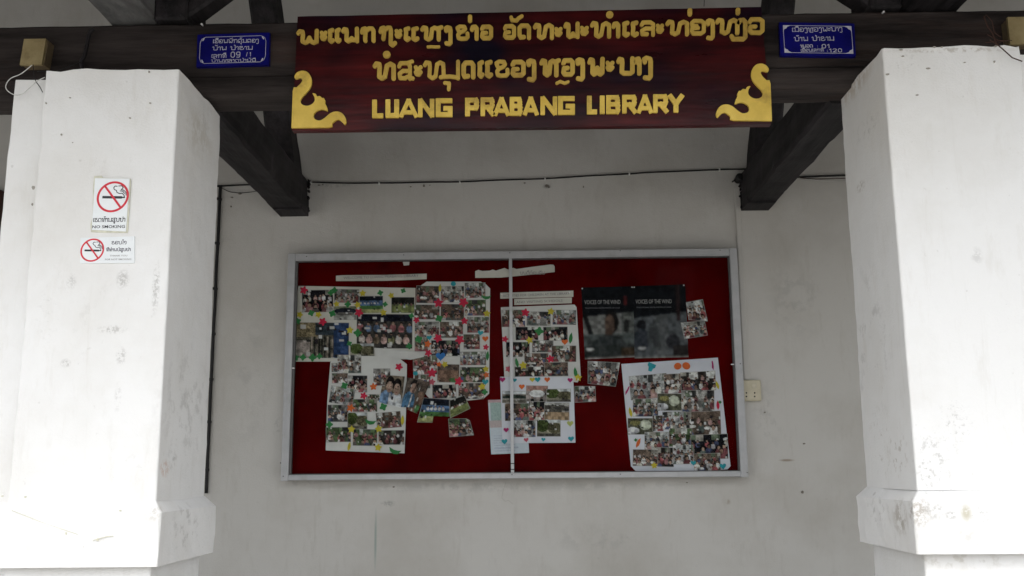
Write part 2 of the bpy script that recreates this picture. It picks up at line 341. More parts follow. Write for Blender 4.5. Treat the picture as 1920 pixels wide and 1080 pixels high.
# ------------------------------------------------------------------ pillars
def loft(secs, name, mat, parent, chip=0.0, step=.045, amp=.0022, rad=.007, seed=0.0):
    """secs: (z, x0, x1, y0, y1) from the top down; rounded hand-plastered edges, slightly uneven faces"""
    zs = []
    for a, b_ in zip(secs, secs[1:]):
        n = max(1, int(abs(b_[0] - a[0]) / step))
        for k in range(n): zs.append([a[i] + (b_[i] - a[i]) * k / n for i in range(5)])
    zs.append(list(secs[-1]))
    def ring(s):
        z, x0, x1, y0, y1 = s; pts = []
        cs = [(x0, y0, 1, 0, 0, 1), (x1, y0, 0, 1, -1, 0), (x1, y1, -1, 0, 0, -1), (x0, y1, 0, -1, 1, 0)]
        cn = [(x0, y0), (x1, y0), (x1, y1), (x0, y1)]
        for i in range(4):
            ax, ay = cn[i]; bx, by = cn[(i + 1) % 4]; L_ = math.hypot(bx - ax, by - ay); ux, uy = (bx - ax) / L_, (by - ay) / L_
            pts.append((ax + ux * rad * .3 + uy * -rad * -.0, ay + uy * rad * .3, 1))
            n = NP[i]
            for k in range(n + 1):
                tt = rad + (L_ - 2 * rad) * k / n; pts.append((ax + ux * tt, ay + uy * tt, 0))
            pts.append((bx - ux * rad * .3, by - uy * rad * .3, 1))
        return pts
    s0 = secs[0]; NP = [max(3, int((s0[2] - s0[1]) / step)), max(3, int((s0[4] - s0[3]) / step))] * 2
    vs = []; nr = None
    for j, s in enumerate(zs):
        cxm, cym = (s[1] + s[2]) / 2, (s[3] + s[4]) / 2
        pts = ring(s); nr = len(pts)
        for x, y, corner in pts:
            q = Vector((x * 2.2 + seed, y * 2.2, s[0] * 2.2)); d = noise.fractal(q, .9, 2, 3) * amp
            q2 = Vector((x * 19 + seed, y * 19, s[0] * 19)); d2 = noise.noise(q2) * amp * (.9 if corner else .35)
            dx, dy = x - cxm, y - cym; l = math.hypot(dx, dy)
            cut = rad * .22 if corner else 0
            z = s[0]
            if j == 0: z += noise.noise(Vector((x * 24 + seed, y * 24, 7))) * chip * .8 + noise.noise(Vector((x * 7 + seed, y * 7, 2))) * chip * .7 + min(0, noise.noise(Vector((x * 45 + seed, y * 45, 3))) + .15) * chip * 1.6
            vs.append((x + dx / l * (d + d2 - cut), y + dy / l * (d + d2 - cut), z))
    fs = []
    for j in range(len(zs) - 1):
        for k in range(nr):
            a = j * nr + k; b_ = j * nr + (k + 1) % nr; fs.append([a, a + nr, b_ + nr, b_])
    n = len(vs); vs.append(((s0[1] + s0[2]) / 2, (s0[3] + s0[4]) / 2, s0[0])); fs += [[k, (k + 1) % nr, n] for k in range(nr)]
    b = Bag().add(vs, fs); return b.out(name, mat, parent, smooth=False)

def pillar(side):
    if side < 0:
        xi, xo, zt = -1.176, -1.632, 2.888
        wi, wo = -1.60, -1.768
        p = thing('plastered_pillar', 'white plastered square pillar on the left carrying two no smoking signs', 'pillar', (-1.4, 3.3, .32), 'white pillars at the porch front')
        zm = (1.452, 1.420, 1.258)
    else:
        xi, xo, zt = 1.197, 1.658, 2.922
        wi, wo = 1.63, 1.79
        p = thing('plastered_pillar', 'white plastered square pillar on the right with a stained ledge and no signs', 'pillar', (1.43, 3.3, .32), 'white pillars at the porch front')
        zm = (1.468, 1.436, 1.279)
    x0, x1 = min(xi, xo), max(xi, xo); pr = .036; yf, yb = Y_PIL, 3.55
    fl = .006
    loft([(zt, x0, x1, yf, yb), (zm[0], x0 - fl, x1 + fl, yf - fl, yb + fl)], 'shaft', M['pillar_left' if side < 0 else 'pillar_right'], p, .010, seed=side * 3.3, amp=.0032)
    e = .004
    loft([(zm[0] + .004, x0 - e, x1 + e, yf - e, yb + e), (zm[1], x0 - pr, x1 + pr, yf - pr, yb + pr), (zm[2], x0 - pr + .003, x1 + pr - .003, yf - pr + .003, yb + pr)], 'ledge_moulding', M['pillar_left' if side < 0 else 'pillar_right'], p, 0, amp=.007, step=.03, seed=side * 5)
    loft([(zm[2] + .002, x0, x1, yf - .004, yb), (.32, x0 - .01, x1 + .01, yf - .014, yb + .01)], 'plinth', M['pillar_left' if side < 0 else 'pillar_right'], p, 0, seed=side * 7, amp=.003)
    # narrower pilaster joined to the outer side, a little set back
    x0, x1 = min(wi, wo), max(wi, wo); yf, yb = 3.155, 3.51
    loft([(zt - .008, x0, x1, yf, yb), (zm[0] - .003, x0 - fl, x1 + fl, yf - fl, yb + fl)], 'side_pilaster', M['pillar_left' if side < 0 else 'pillar_right'], p, .012, seed=side * 9, amp=.003)
    loft([(zm[0] + .001, x0 - e, x1 + e, yf - e, yb + e), (zm[1] - .003, x0 - pr, x1, yf - pr, yb + pr), (zm[2] + .004, x0 - pr, x1, yf - pr, yb + pr)], 'pilaster_moulding', M['pillar_left' if side < 0 else 'pillar_right'], p, 0, amp=.004, seed=side * 11)
    loft([(zm[2] + .006, x0, x1, yf, yb), (.32, x0 - .01, x1, yf - .01, yb + .01)], 'pilaster_plinth', M['pillar_left' if side < 0 else 'pillar_right'], p, 0, seed=side * 13)
    return p
PL = pillar(-1); PR = pillar(1)
YP = Y_PIL - .004
def residue(spots, seed):
    rng = random.Random(seed); s = []
    for cx_, cy_, hw, hh, n in spots:
        for k in range(n): s.append((cx_ + rng.uniform(-1, 1) * hw, cy_ + rng.uniform(-1, 1) * hh, rng.uniform(1, 3.2), rng.uniform(1, 4)))
    return s
marks('dirt_spot', [(279, 134, 2, 2.5), (281, 193, 2.4, 1.6), (131, 183, 2, 1.4), (115, 252, 2, 2), (243, 221, 3, 1.4), (62, 352, 3, 4.5), (60, 383, 1.5, 3), (136, 267, 1.5, 1.2), (86, 193, 2, 2)], YP, M['grime'], PL, 7, .0006)
marks('dirt_spot', [(1665, 139, 4.5, 2), (1720, 178, 4, 1.4), (1740, 128, 5, 1.6), (1752, 88, 4, 1.6), (1766, 88, 3, 1.4), (1690, 93, 4, 1.4), (1693, 105, 3, 1.2), (1809, 117, 3, 1.2), (1865, 115, 2, 2), (1868, 86, 3, 2)], YP, M['grime'], PR, 8, .0006)
# scratches on the left ledge
b = Bag()
b.tube([at(x, y, 3.062) for x, y in ((22, 957), (45, 966), (75, 978), (110, 990), (146, 1002))], .0011, 5)
b.tube([at(x, y, 3.062) for x, y in ((175, 1013), (185, 1010), (200, 1006), (212, 1005))], .0012, 5)
b.out('scratch', M['glue'], PL)
marks('dirt_spot', [(124, 1000, 2, 3), (183, 1012, 3, 3), (225, 957, 2, 2), (47, 932, 2.4, 2), (4, 930, 2.5, 1.5)], 3.062, M['glue'], PL, 12, .0006)

# ------------------------------------------------------------------ timbers
ZB = 2.908
def timber(name, p0, p1, hw, hh, mat, parent, n=28, amp=.006, ch=.012, seed=0, up=(0, 0, 1)):
    """squared log between p0 and p1 (centre line), half width hw and half height hh, adzed and worn edges"""
    p0, p1 = Vector(p0), Vector(p1); d = (p1 - p0).normalized(); upv = Vector(up); s = d.cross(upv).normalized(); u = s.cross(d).normalized()
    prof = [(-1, -1), (1, -1), (1, 1), (-1, 1)]; vs = []; fs = []
    loop = []
    for i in range(4):
        a, b_ = prof[i], prof[(i + 1) % 4]
        for k in range(4):
            t_ = [.0, .33, .66, 1][k]
            x = (a[0] + (b_[0] - a[0]) * t_) * hw; z = (a[1] + (b_[1] - a[1]) * t_) * hh
            if k == 0: x -= (a[0] - b_[0]) / 2 * -ch * -1 if False else 0; x += (b_[0] - a[0]) / 2 * ch; z += (b_[1] - a[1]) / 2 * ch
            if k == 3: x -= (b_[0] - a[0]) / 2 * ch; z -= (b_[1] - a[1]) / 2 * ch
            loop.append((x, z))
    m = len(loop)
    for j in range(n + 1):
        c = p0.lerp(p1, j / n)
        for x, z in loop:
            P = c + s * x + u * z; k = noise.fractal(P * 5 + Vector((seed, 0, 0)), .8, 2, 4) * amp
            P += s * (k * (1 if x > 0 else -1)) + u * (noise.noise(P * 9 + Vector((0, seed, 0))) * amp * .7); vs.append(P)
    for j in range(n):
        for k in range(m): fs.append([j * m + k, j * m + (k + 1) % m, (j + 1) * m + (k + 1) % m, (j + 1) * m + k])
    fs.append(list(range(m))[::-1]); fs.append([n * m + k for k in range(m)])
    return Bag().add(vs, fs).out(name, mat, parent)

fb = thing('front_beam', 'long weathered grey brown timber beam resting on both pillars behind the carved sign', 'beam', (0, Y_BEAM + .08, ZB))
timber('timber', (-4.5, Y_BEAM + .08, ZB + .150), (4.5, Y_BEAM + .08, ZB + .156), .078, .148, M['beam'], fb, 120, .004, .008)
# lower board line of the beam: a slightly proud batten along its foot
timber('foot_batten', (-4.5, Y_BEAM + .07, ZB + .045), (4.5, Y_BEAM + .07, ZB + .047), .078, .041, M['beam'], fb, 120, .003, .010, seed=4)

def tie(xa, xb, side):
    xm = (xa + xb) / 2; hw = (xb - xa) / 2
    nm = 'left pillar' if side < 0 else 'right pillar'
    t = thing('tie_beam', 'dark timber running back from behind the %s into the library wall' % nm, 'beam', (xm, Y_WALL, 2.9), 'dark timbers running into the wall')
    hh = .096
    timber('timber', (xm + side * .004, 3.56, 2.904 + hh), (xm, 5.08, 2.904 + hh), hw, hh, M['tie'], t, 26, .007, .012, seed=side * 4)
    # bolster under the end of the timber, with a cut lower corner
    z0 = 2.892; xo = xm + side * (hw + .012); xi = xm - side * (hw + .002)
    poly = [(xi, z0), (xm + side * hw * .78, z0), (xo, z0 + .040), (xo, z0 + .085), (xi, z0 + .085)]
    Bag().prism(poly, 4.95, Y_WALL + .01).out('end_block', M['tie'], t)
    # ragged mortar crumbs round the socket
    rr = random.Random(side + 5); b = Bag()
    for k in range(16):
        z = 2.9 + rr.uniform(.0, .19); x = xi - side * rr.uniform(-.004, .006)
        b.prism(blob(x, z, rr.uniform(.003, .009), rr.uniform(.004, .010), rr, 7), Y_WALL - .022, Y_WALL)
    b.out('socket_crumbs', M['tie'], t)
    br = thing('roof_brace', 'dark slanting brace rising from the tie beam behind the %s towards the roof' % nm, 'brace', (xm, 4.9, 3.1), 'slanting roof braces')
    timber('timber', (xm + side * .012, 5.02, 3.06), (xm + side * .012, 4.44, 3.85), .066, .075, M['tie'], br, 20, .006, .012, seed=side * 8, up=(0, 1, 0.2))
tie(-1.355, -1.187, -1); tie(1.149, 1.311, 1)

def upper(side, xa, xb, xc, mat_end):
    nm = 'left' if side < 0 else 'right'
    t = thing('roof_timber', ('pale weathered' if side < 0 else 'shade coloured dark') + ' squared timber end standing out over the beam above the %s pillar' % nm, 'timber', ((xa + xb) / 2, 3.3, 3.22), 'timber ends over the beam')
    xm, hw = (xa + xb) / 2, abs(xb - xa) / 2
    timber('timber', (xm, 3.235, 3.222 + .11), (xm, 3.9, 3.222 + .11), hw, .11, mat_end, t, 12, .004, .008, seed=side)
    t2 = thing('shade_block', 'dark block standing in for the shaded side of the timber end above the %s pillar' % nm, 'timber', ((xb + xc) / 2, 3.44, 3.21), 'shade blocks beside the timber ends')  # added dark block in place of the timber end's shaded side face
    Bag().box(min(xb, xc), max(xb, xc), 3.40, 3.62, 3.216, 3.56, .008).out('block', M['tie'], t2)
    timber('strut', (xc + side * .05, 3.47, 3.25), (xc - side * .36, 3.47, 3.25 + .30), .04, .05, M['tie'], t2, 10, .004, .01, seed=side * 2, up=(0, 1, 0))
xL0, xL1, xL2 = at(197, 62, Y_BEAM).x, at(290, 61, Y_BEAM).x, at(352, 52, Y_BEAM).x
upper(-1, xL0, xL1, xL2, M['endgrain'])
xR0, xR1, xR2 = at(1807, 30, Y_BEAM).x, at(1690, 20, Y_BEAM).x, at(1630, 18, Y_BEAM).x
upper(1, xR0, xR1, xR2, M['tie'])  # right end takes the dark tone to paint its underside's shade

# roof: boarding under tiles, sloping down over the porch and out past the pillars
EAVE_Y, EAVE_Z = 2.08, 3.35
roof = thing('porch_roof', 'boarded and tiled porch roof sloping out over the pillars', 'roof', (0, 3.3, 4))
sl = (4.50 - EAVE_Z) / (5.4 - EAVE_Y)
def slab(name, x0, x1, ya, yb, off, th, mat):
    za, zb = EAVE_Z + (ya - EAVE_Y) * sl + off, EAVE_Z + (yb - EAVE_Y) * sl + off
    v = [(x, y, z + k) for x in (x0, x1) for (y, z) in ((ya, za), (yb, zb)) for k in (0, th)]
    return Bag().add(v, [(0, 1, 3, 2), (4, 6, 7, 5), (0, 4, 5, 1), (2, 3, 7, 6), (0, 2, 6, 4), (1, 5, 7, 3)]).out(name, mat, roof)
slab('boarding', -6, 6, EAVE_Y, 5.4, 0, .03, M['roof']); slab('tile_layer', -6.05, 6.05, EAVE_Y - .04, 5.4, .034, .05, M['tile'])
for k in range(9): slab('rafter', -5.2 + k * 1.3 - .04, -5.2 + k * 1.3 + .04, EAVE_Y + .05, 5.05, -.124, .12, M['tie'])
Bag().box(-6, 6, EAVE_Y - .03, EAVE_Y - .002, EAVE_Z - .14, EAVE_Z + .06).out('fascia', M['roof'], roof)

# ------------------------------------------------------------------ stroke lettering (union of strokes as one clean outline)
def seg_d(P, a, b_):
    a = np.array(a); b_ = np.array(b_); ab = b_ - a; L2 = (ab @ ab) + 1e-12
    t = np.clip(((P - a) @ ab) / L2, 0, 1); return np.linalg.norm(P - a - t[..., None] * ab, axis=-1)
def box_d(P, a, b_, w2):
    a = np.array(a, float); b_ = np.array(b_, float); L_ = np.linalg.norm(b_ - a) + 1e-9; u = (b_ - a) / L_; n = np.array([-u[1], u[0]])
    c = (a + b_) / 2; q = P - c; dx = np.abs(q @ u) - (L_ / 2 + w2 * .92); dy = np.abs(q @ n) - w2
    return np.maximum(dx, dy)
def contour(strokes, w2, cell, square=False):
    """list of polylines in 2-D -> (verts 2-D, faces, boundary edges)"""
    pts = np.array([p for s in strokes for p in s], float); lo = pts.min(0) - w2 - 1.5 * cell; hi = pts.max(0) + w2 + 1.5 * cell
    nx, ny = int((hi[0] - lo[0]) / cell) + 2, int((hi[1] - lo[1]) / cell) + 2
    X, Yg = np.meshgrid(lo[0] + np.arange(nx) * cell, lo[1] + np.arange(ny) * cell); P = np.stack([X, Yg], -1); D = np.full(X.shape, 9e9)
    for s in strokes:
        if len(s) == 1: D = np.minimum(D, np.linalg.norm(P - np.array(s[0]), axis=-1) - w2)
        for a, b_ in zip(s, s[1:]):
            D = np.minimum(D, box_d(P, a, b_, w2) if square else seg_d(P, a, b_) - w2)
    V = []; idx = {}
    def vtx(key, p):
        if key not in idx: idx[key] = len(V); V.append(p)
        return idx[key]
    Fc = []
    inside = D < 0
    any4 = inside[:-1, :-1] | inside[1:, :-1] | inside[:-1, 1:] | inside[1:, 1:]
    for j, i in zip(*np.nonzero(any4)):
        cs = [(j, i), (j, i + 1), (j + 1, i + 1), (j + 1, i)]; f = []
        for k in range(4):
            A, B = cs[k], cs[(k + 1) % 4]; da, db = D[A], D[B]
            if da < 0: f.append(vtx(('c',) + A, (X[A], Yg[A])))
            if (da < 0) != (db < 0):
                key = ('e',) + (A + B if A < B else B + A); t = da / (da - db)
                f.append(vtx(key, (X[A] + (X[B] - X[A]) * t, Yg[A] + (Yg[B] - Yg[A]) * t)))
        if len(f) >= 3: Fc.append(f)
    cnt = {}
    for f in Fc:
        for k in range(len(f)):
            a, b_ = f[k], f[(k + 1) % len(f)]
            if (b_, a) in cnt: del cnt[(b_, a)]
            else: cnt[(a, b_)] = 1
    return V, Fc, list(cnt)
def strokes_bag(bag, strokes, w2, cell, front, th, square=False):
    """strokes in world (x, z); raised by th in front of the plane y=front"""
    V, Fc, E_ = contour(strokes, w2, cell, square); n = len(V)
    vs = [(x, front - th, z) for x, z in V] + [(x, front, z) for x, z in V]
    fs = [list(f) for f in Fc] + [[a, a + n, b_ + n, b_] for a, b_ in E_]
    bag.add(vs, fs); return bag

def arc(cx_, cy_, rx, ry, a0, a1, n=8):
    return [(cx_ + rx * math.cos(R(a0 + (a1 - a0) * k / n)), cy_ + ry * math.sin(R(a0 + (a1 - a0) * k / n))) for k in range(n + 1)]
# Lao letters, drawn in a box one unit high; (advance, strokes). Marks have advance 0 and sit over the letter before them.
HK = [(.02, .80), (.08, .96), (.2, .92)]
G = {
 'ພ': (.95, [HK + [(.22, .7), (.2, .12), (.3, .02), (.42, .1), (.5, .42), (.58, .1), (.68, .02), (.8, .12), (.82, 1)]]),
 'ຟ': (.95, [HK + [(.22, .7), (.2, .12), (.3, .02), (.42, .1), (.5, .42), (.58, .1), (.68, .02), (.8, .12), (.82, 1.3)]]),
 'ະ': (.5, [[(.04, .84), (.1, .66), (.26, .62), (.4, .84)], [(.04, .38), (.1, .2), (.26, .16), (.4, .38)]]),
 'ເ': (.34, [[(.22, .98), (.08, .9), (.1, .6), (.08, .12), (.16, .02), (.24, .12)]]),
 'ແ': (.68, [[(.22, .98), (.08, .9), (.1, .6), (.08, .12), (.16, .02), (.24, .12)], [(.56, .98), (.42, .9), (.44, .6), (.42, .12), (.5, .02), (.58, .12)]]),
 'ນ': (.95, [HK + [(.22, .7), (.2, .12), (.3, .02), (.42, .12)], [(.3, .03), (.5, .12), (.78, .10)], [(.8, 1), (.8, .02)], [(.42, .1), (.5, .24)]]),
 'ກ': (.95, [[(.04, .66), (.1, .9), (.24, .96), (.3, .78), (.26, .5), (.26, 0)], [(.28, .74), (.5, .96), (.7, .95), (.8, .78), (.8, 0)]]),
 'ຖ': (.95, [[(.04, .66), (.1, .9), (.24, .96), (.3, .78), (.26, .5), (.22, .12)], [(.28, .74), (.5, .96), (.66, .95), (.72, .78), (.7, -.25), (.82, -.36), (.98, -.2)]]),
 'ຫ': (.98, [HK + [(.22, .7), (.2, .12), (.32, .0), (.44, .12), (.5, .84), (.62, .95), (.74, .86), (.95, .98)], [(.76, .9), (.82, .7), (.82, 0)]]),
 'ທ': (.92, [HK + [(.22, .7), (.2, .12), (.32, .0), (.44, .12), (.52, .82), (.66, .95), (.8, .82), (.8, 0)]]),
 'ງ': (.6, [[(.1, .72), (.06, .9), (.2, .98), (.42, .92), (.46, .75), (.46, -.22), (.36, -.34), (.12, -.3)]]),
 'ຂ': (.85, [[(.12, .68), (.06, .86), (.22, .97), (.5, .95), (.56, .78), (.46, .62), (.2, .5), (.1, .3), (.14, .08), (.3, .02), (.62, .04), (.72, .18), (.7, .42)]]),
 'າ': (.5, [[(.04, .72), (.1, .92), (.26, .95), (.36, .8), (.36, 0)]]),
 'ວ': (.85, [[(.06, .76), (.14, .94), (.56, .95), (.7, .82), (.7, .16), (.58, .02), (.16, .02), (.06, .16), (.1, .42), (.34, .44)]]),
 'ດ': (.9, [[(.36, .06), (.14, .03), (.06, .2), (.06, .78), (.2, .95), (.6, .95), (.72, .78), (.72, 0)]]),
 'ຕ': (.9, [[(.36, .06), (.14, .03), (.06, .2), (.06, .78), (.18, .95), (.34, .84), (.5, .95), (.66, .92), (.74, .78), (.74, 0)]]),
 'ຄ': (.9, [[(.2, .35), (.4, .35), (.4, .05), (.12, .03), (.06, .2), (.06, .78), (.2, .95), (.6, .95), (.72, .78), (.72, 0)]]),
 'ລ': (.88, [[(.06, .74), (.14, .94), (.54, .95), (.7, .8), (.7, 0)], [(.7, .46), (.3, .48), (.08, .3), (.1, .06), (.36, .05)]]),
 'ຣ': (.7, [[(.1, .74), (.18, .94), (.5, .92), (.5, .6), (.2, .5), (.1, .2), (.24, .02), (.5, .05), (.5, .25)]]),
 'ອ': (.85, [[(.32, .58), (.1, .56), (.08, .8), (.2, .95), (.56, .95), (.7, .8), (.7, .16), (.56, .02), (.16, .02), (.08, .16), (.08, .38), (.4, .42)]]),
 'ຮ': (.85, [[(.32, .58), (.1, .56), (.08, .8), (.2, .95), (.56, .95), (.7, 1.12)], [(.6, .93), (.7, .8), (.7, .16), (.56, .02), (.16, .02), (.08, .2), (.4, .42)]]),
 'ສ': (.95, [[(.06, .74), (.14, .94), (.54, .95), (.82, 1.04)], [(.6, .92), (.7, .76), (.7, .0)], [(.7, .46), (.3, .48), (.08, .3), (.12, .04), (.4, .03), (.56, .12), (.86, .02)]]),
 'ຊ': (.9, [[(.12, .68), (.06, .86), (.22, .97), (.42, .86), (.2, .55), (.2, .1), (.35, .02), (.65, .04), (.74, .3), (.74, 1)]]),
 'ບ': (.92, [HK + [(.22, .7), (.2, .12), (.32, .02), (.66, .02), (.78, .12), (.78, 1)]]),
 'ປ': (.92, [HK + [(.22, .7), (.2, .12), (.32, .02), (.66, .02), (.78, .12), (.78, 1.32)]]),
 'ຢ': (.92, [[(.04, .7), (.1, .94), (.3, .9), (.2, .5), (.2, .12), (.32, .02), (.66, .02), (.78, .12), (.78, 1.3)]]),
 'ຍ': (.92, [[(.04, .7), (.1, .94), (.3, .9), (.2, .5), (.2, .12), (.32, .02), (.66, .02), (.78, .12), (.78, 1)], [(.78, .45), (.5, .5)]]),
 'ມ': (.92, [HK + [(.22, .7), (.2, .12), (.06, .06)], [(.2, .08), (.5, .1), (.78, .05)], [(.8, 1), (.8, 0)]]),
 'ໝ': (1.5, [HK + [(.22, .7), (.2, .12), (.32, .0), (.44, .12), (.5, .84), (.62, .95), (.74, .86), (.76, .1), (.64, .05)], [(.76, .08), (1.0, .1), (1.3, .05)], [(1.32, 1), (1.32, 0)]]),
 'ຈ': (.8, [[(.06, .6), (.2, .5), (.3, .62), (.1, .8), (.2, .95), (.5, .95), (.62, .8), (.62, .16), (.5, .02), (.3, .04)]]),
 'ໃ': (.4, [[(.3, 1.5), (.12, 1.5), (.1, 1.3), (.26, 1.2), (.2, .12), (.3, .02)]]),
 'ຽ': (.5, [[(.04, .72), (.1, .92), (.26, .95), (.36, .8), (.36, -.28), (.26, -.42), (-.22, -.42), (-.3, -.22)]]),
 '່': (0, [[(-.3, 1.18), (-.3, 1.42)]]),
 '້': (0, [[(-.5, 1.3), (-.4, 1.42), (-.32, 1.22), (-.14, 1.42)]]),
 '໌': (0, [[(-.3, 1.3)]]),
 'ັ': (0, [[(-.6, 1.34), (-.56, 1.16), (-.34, 1.14), (-.26, 1.28), (-.1, 1.42)]]),
 'ົ': (0, [[(-.6, 1.16), (-.5, 1.34), (-.3, 1.34), (-.2, 1.16)]]),
 'ີ': (0, [[(-.7, 1.16), (-.56, 1.34), (-.3, 1.34), (-.16, 1.14), (-.7, 1.14)], [(-.2, 1.2), (-.2, 1.42)]]),
 'ື': (0, [[(-.7, 1.16), (-.56, 1.34), (-.3, 1.34), (-.16, 1.14), (-.7, 1.14)], [(-.2, 1.2), (-.2, 1.42)], [(-.4, 1.3), (-.4, 1.46)]]),
 'ໍ': (0, [[(-.42, 1.32)]]),
 'ຼ': (0, [[(-.66, -.24), (-.5, -.14), (-.3, -.24), (-.14, -.16)]]),
 'ຸ': (0, [[(-.36, -.2), (-.2, -.22), (-.22, -.48)]]),
 'ູ': (0, [[(-.5, -.36), (-.4, -.2), (-.2, -.22), (-.22, -.48), (-.4, -.46)]]),
 ' ': (.55, []), ':': (.4, [[(.15, .65)], [(.15, .2)]]), '/': (.4, [[(.05, 0), (.3, 1)]]),
 '0': (.8, [[(.25, 1), (.1, .8), (.1, .2), (.25, 0), (.5, 0), (.62, .2), (.62, .8), (.5, 1), (.25, 1)]]),
 '1': (.55, [[(.1, .8), (.32, 1), (.32, 0)]]),
 '2': (.8, [[(.08, .78), (.2, 1), (.5, 1), (.62, .78), (.58, .55), (.1, .05), (.64, .03)]]),
 '9': (.8, [[(.62, .55), (.5, .42), (.22, .42), (.1, .58), (.1, .84), (.24, 1), (.5, 1), (.62, .84), (.62, .2), (.48, 0), (.15, .03)]]),
}
def lao_line(text, x, z, h, w2, bag, front, th, xscale=1.0, cell=None):
    """set a line of text from x rightwards, baseline z, height h; returns the end"""
    cx_ = x
    for ch in text:
        if ch not in G: continue
        adv, st = G[ch]
        if st: strokes_bag(bag, [[(cx_ + p[0] * h * xscale, z + p[1] * h) for p in s] for s in st], w2, cell or w2 * .9, front, th)
        cx_ += adv * h * xscale
    return cx_
def lao_width(text, h, xscale=1.0): return sum(G[c][0] for c in text if c in G) * h * xscale

def latin(text, x, z, h, mat, parent, front, name='lettering', width=None, th=.0006, bold=0.0):
    """a line in the built-in font, left end x, baseline z, capital height h, stretched to width"""
    cu = bpy.data.curves.new('lettering_curve', 'FONT'); cu.body = text; cu.size = 1; cu.resolution_u = 2; cu.offset = bold
    o = bpy.data.objects.new('tmp', cu); COL.objects.link(o); dg = bpy.context.evaluated_depsgraph_get()
    me = bpy.data.meshes.new_from_object(o.evaluated_get(dg)); bpy.data.objects.remove(o)
    vs = np.array([v.co[:] for v in me.vertices]); fs = [list(p.vertices) for p in me.polygons]; bpy.data.meshes.remove(me)
    mn, mx = vs.min(0), vs.max(0); s = h / .72; sx = (width / (mx[0] - mn[0])) if width else s
    return mesh(name, [(x + (v[0] - mn[0]) * sx, front - th, z + v[1] * s) for v in vs], fs, mat, parent)

# ------------------------------------------------------------------ the carved sign
sg = thing('carved_sign', 'long wine red lacquered wooden sign with raised gold Lao lettering reading LUANG PRABANG LIBRARY', 'sign', (0, Y_SIGN, 2.767))
c = [at(558, 31, Y_SIGN), at(1427, 13, Y_SIGN), at(1446, 233, Y_SIGN), at(548, 245, Y_SIGN)]
pb = []
for k in range(40): q = c[0].lerp(c[1], k / 40); pb.append((q.x, q.z + noise.noise(Vector((k * .37, 0, 0))) * .0015))
pb += [(c[1].x, c[1].z), (c[2].x, c[2].z)] + [(c[2].lerp(c[3], k / 30).x, c[2].lerp(c[3], k / 30).z + noise.noise(Vector((k * .4, 5, 0))) * .001) for k in range(1, 30)] + [(c[3].x, c[3].z)]
Bag().prism(pb, Y_SIGN, Y_SIGN + .03).out('board', M['lacquer'], sg)
def gpx(px, py): p = at(px, py, Y_SIGN); return (p.x, p.z)
KS = Y_SIGN / F_PX
def sign_glyph(ch, x0, x1, yt, yb, w, mat, th=.008):
    """one raised letter filling the pixel box x0..x1, top yt, baseline yb (marks use the same mapping of their own box)"""
    st = G[ch][1]; P = [p for s in st for p in s]; a, b_ = min(p[0] for p in P), max(p[0] for p in P)
    lo, hi = min(p[1] for p in P), max(p[1] for p in P); w2 = w / 2
    def mp(p):
        u = 0 if b_ == a else (p[0] - a) / (b_ - a)
        X = (x0 + x1) / 2 if b_ == a else x0 + w2 + u * (x1 - x0 - w)
        t = p[1] if not G[ch][0] == 0 else (p[1] - lo) / max(hi - lo, 1e-6)
        return gpx(X, (yb - w2) + (yt + w2 - (yb - w2)) * t)
    bag = Bag(); strokes_bag(bag, [[mp(p) for p in s] for s in st], w2 * KS, .9 * KS, Y_SIGN, th)
    return bag.out('letter', mat, sg, fixn=False)
def c1(x, y): return 520 + x / 4, y / 4
def c2(x, y): return 980 + x / 4, y / 4
W = 8.3
row1 = [('ພ', 556, 599, 55, 85.5), ('ະ', 600, 615, 56, 81), ('ເ', 615, 628.5, 53, 83.5), ('ເ', 628, 641, 52.5, 83), ('ນ', 640, 674, 51, 82.5), ('ກ', 675, 705, 49.5, 81.5), ('ຖ', 710, 745, 48, 81), ('ະ', 740, 755, 53, 76),
        ('ເ', 757, 771, 50, 80), ('ເ', 771, 787, 50, 80), ('ຫ', 788, 832, 48, 79), ('ງ', 832, 849, 48, 79.5), ('ຂ', 854, 881, 46.5, 78), ('າ', 881, 898, 46, 77.5), ('ວ', 900, 925, 46, 77),
        ('ວ', 943, 968, 45, 76), ('ດ', 970, 996, 44, 76), ('ທ', 999, 1039, 43, 76), ('ະ', 1039, 1055, 49, 73), ('ນ', 1056, 1087, 41.5, 74.5), ('ະ', 1087, 1104, 47, 71), ('ທ', 1106, 1146, 39.5, 73.5), ('າ', 1146, 1163, 40, 73),
        ('ເ', 1166, 1181, 39.5, 72), ('ເ', 1182, 1198, 39, 71.5), ('ລ', 1199, 1228, 38, 70), ('ະ', 1229, 1245, 43, 67), ('ທ', 1247, 1292, 37, 69), ('ອ', 1293, 1323, 35.5, 68), ('ງ', 1322, 1340, 35, 68.5), ('ທ', 1340, 1386, 33.5, 67.5), ('ຽ', 1367, 1401, 33, 67.5), ('ວ', 1401, 1433, 32, 67)]
for ch, x0, x1, yt, yb in row1: sign_glyph(ch, x0, x1, yt, yb, 7.6 if ch in 'ະຂອສລ' else W, M['gold_dull'])
sign_glyph('ຼ', 800, 826, 86, 91.5, 5, M['gold_dull']); sign_glyph('່', 876.5, 886.5, 28.5, 44, 8.5, M['gold_dull']); sign_glyph('ັ', 955, 982, 28, 43, 7, M['gold_dull'])
sign_glyph('ໍ', 1136, 1150, 21, 36, 14.5, M['gold_dull']); sign_glyph('່', 1288, 1298, 16, 32, 9, M['gold_dull']); sign_glyph('່', 1378, 1388, 15.5, 30, 9, M['gold_dull'])
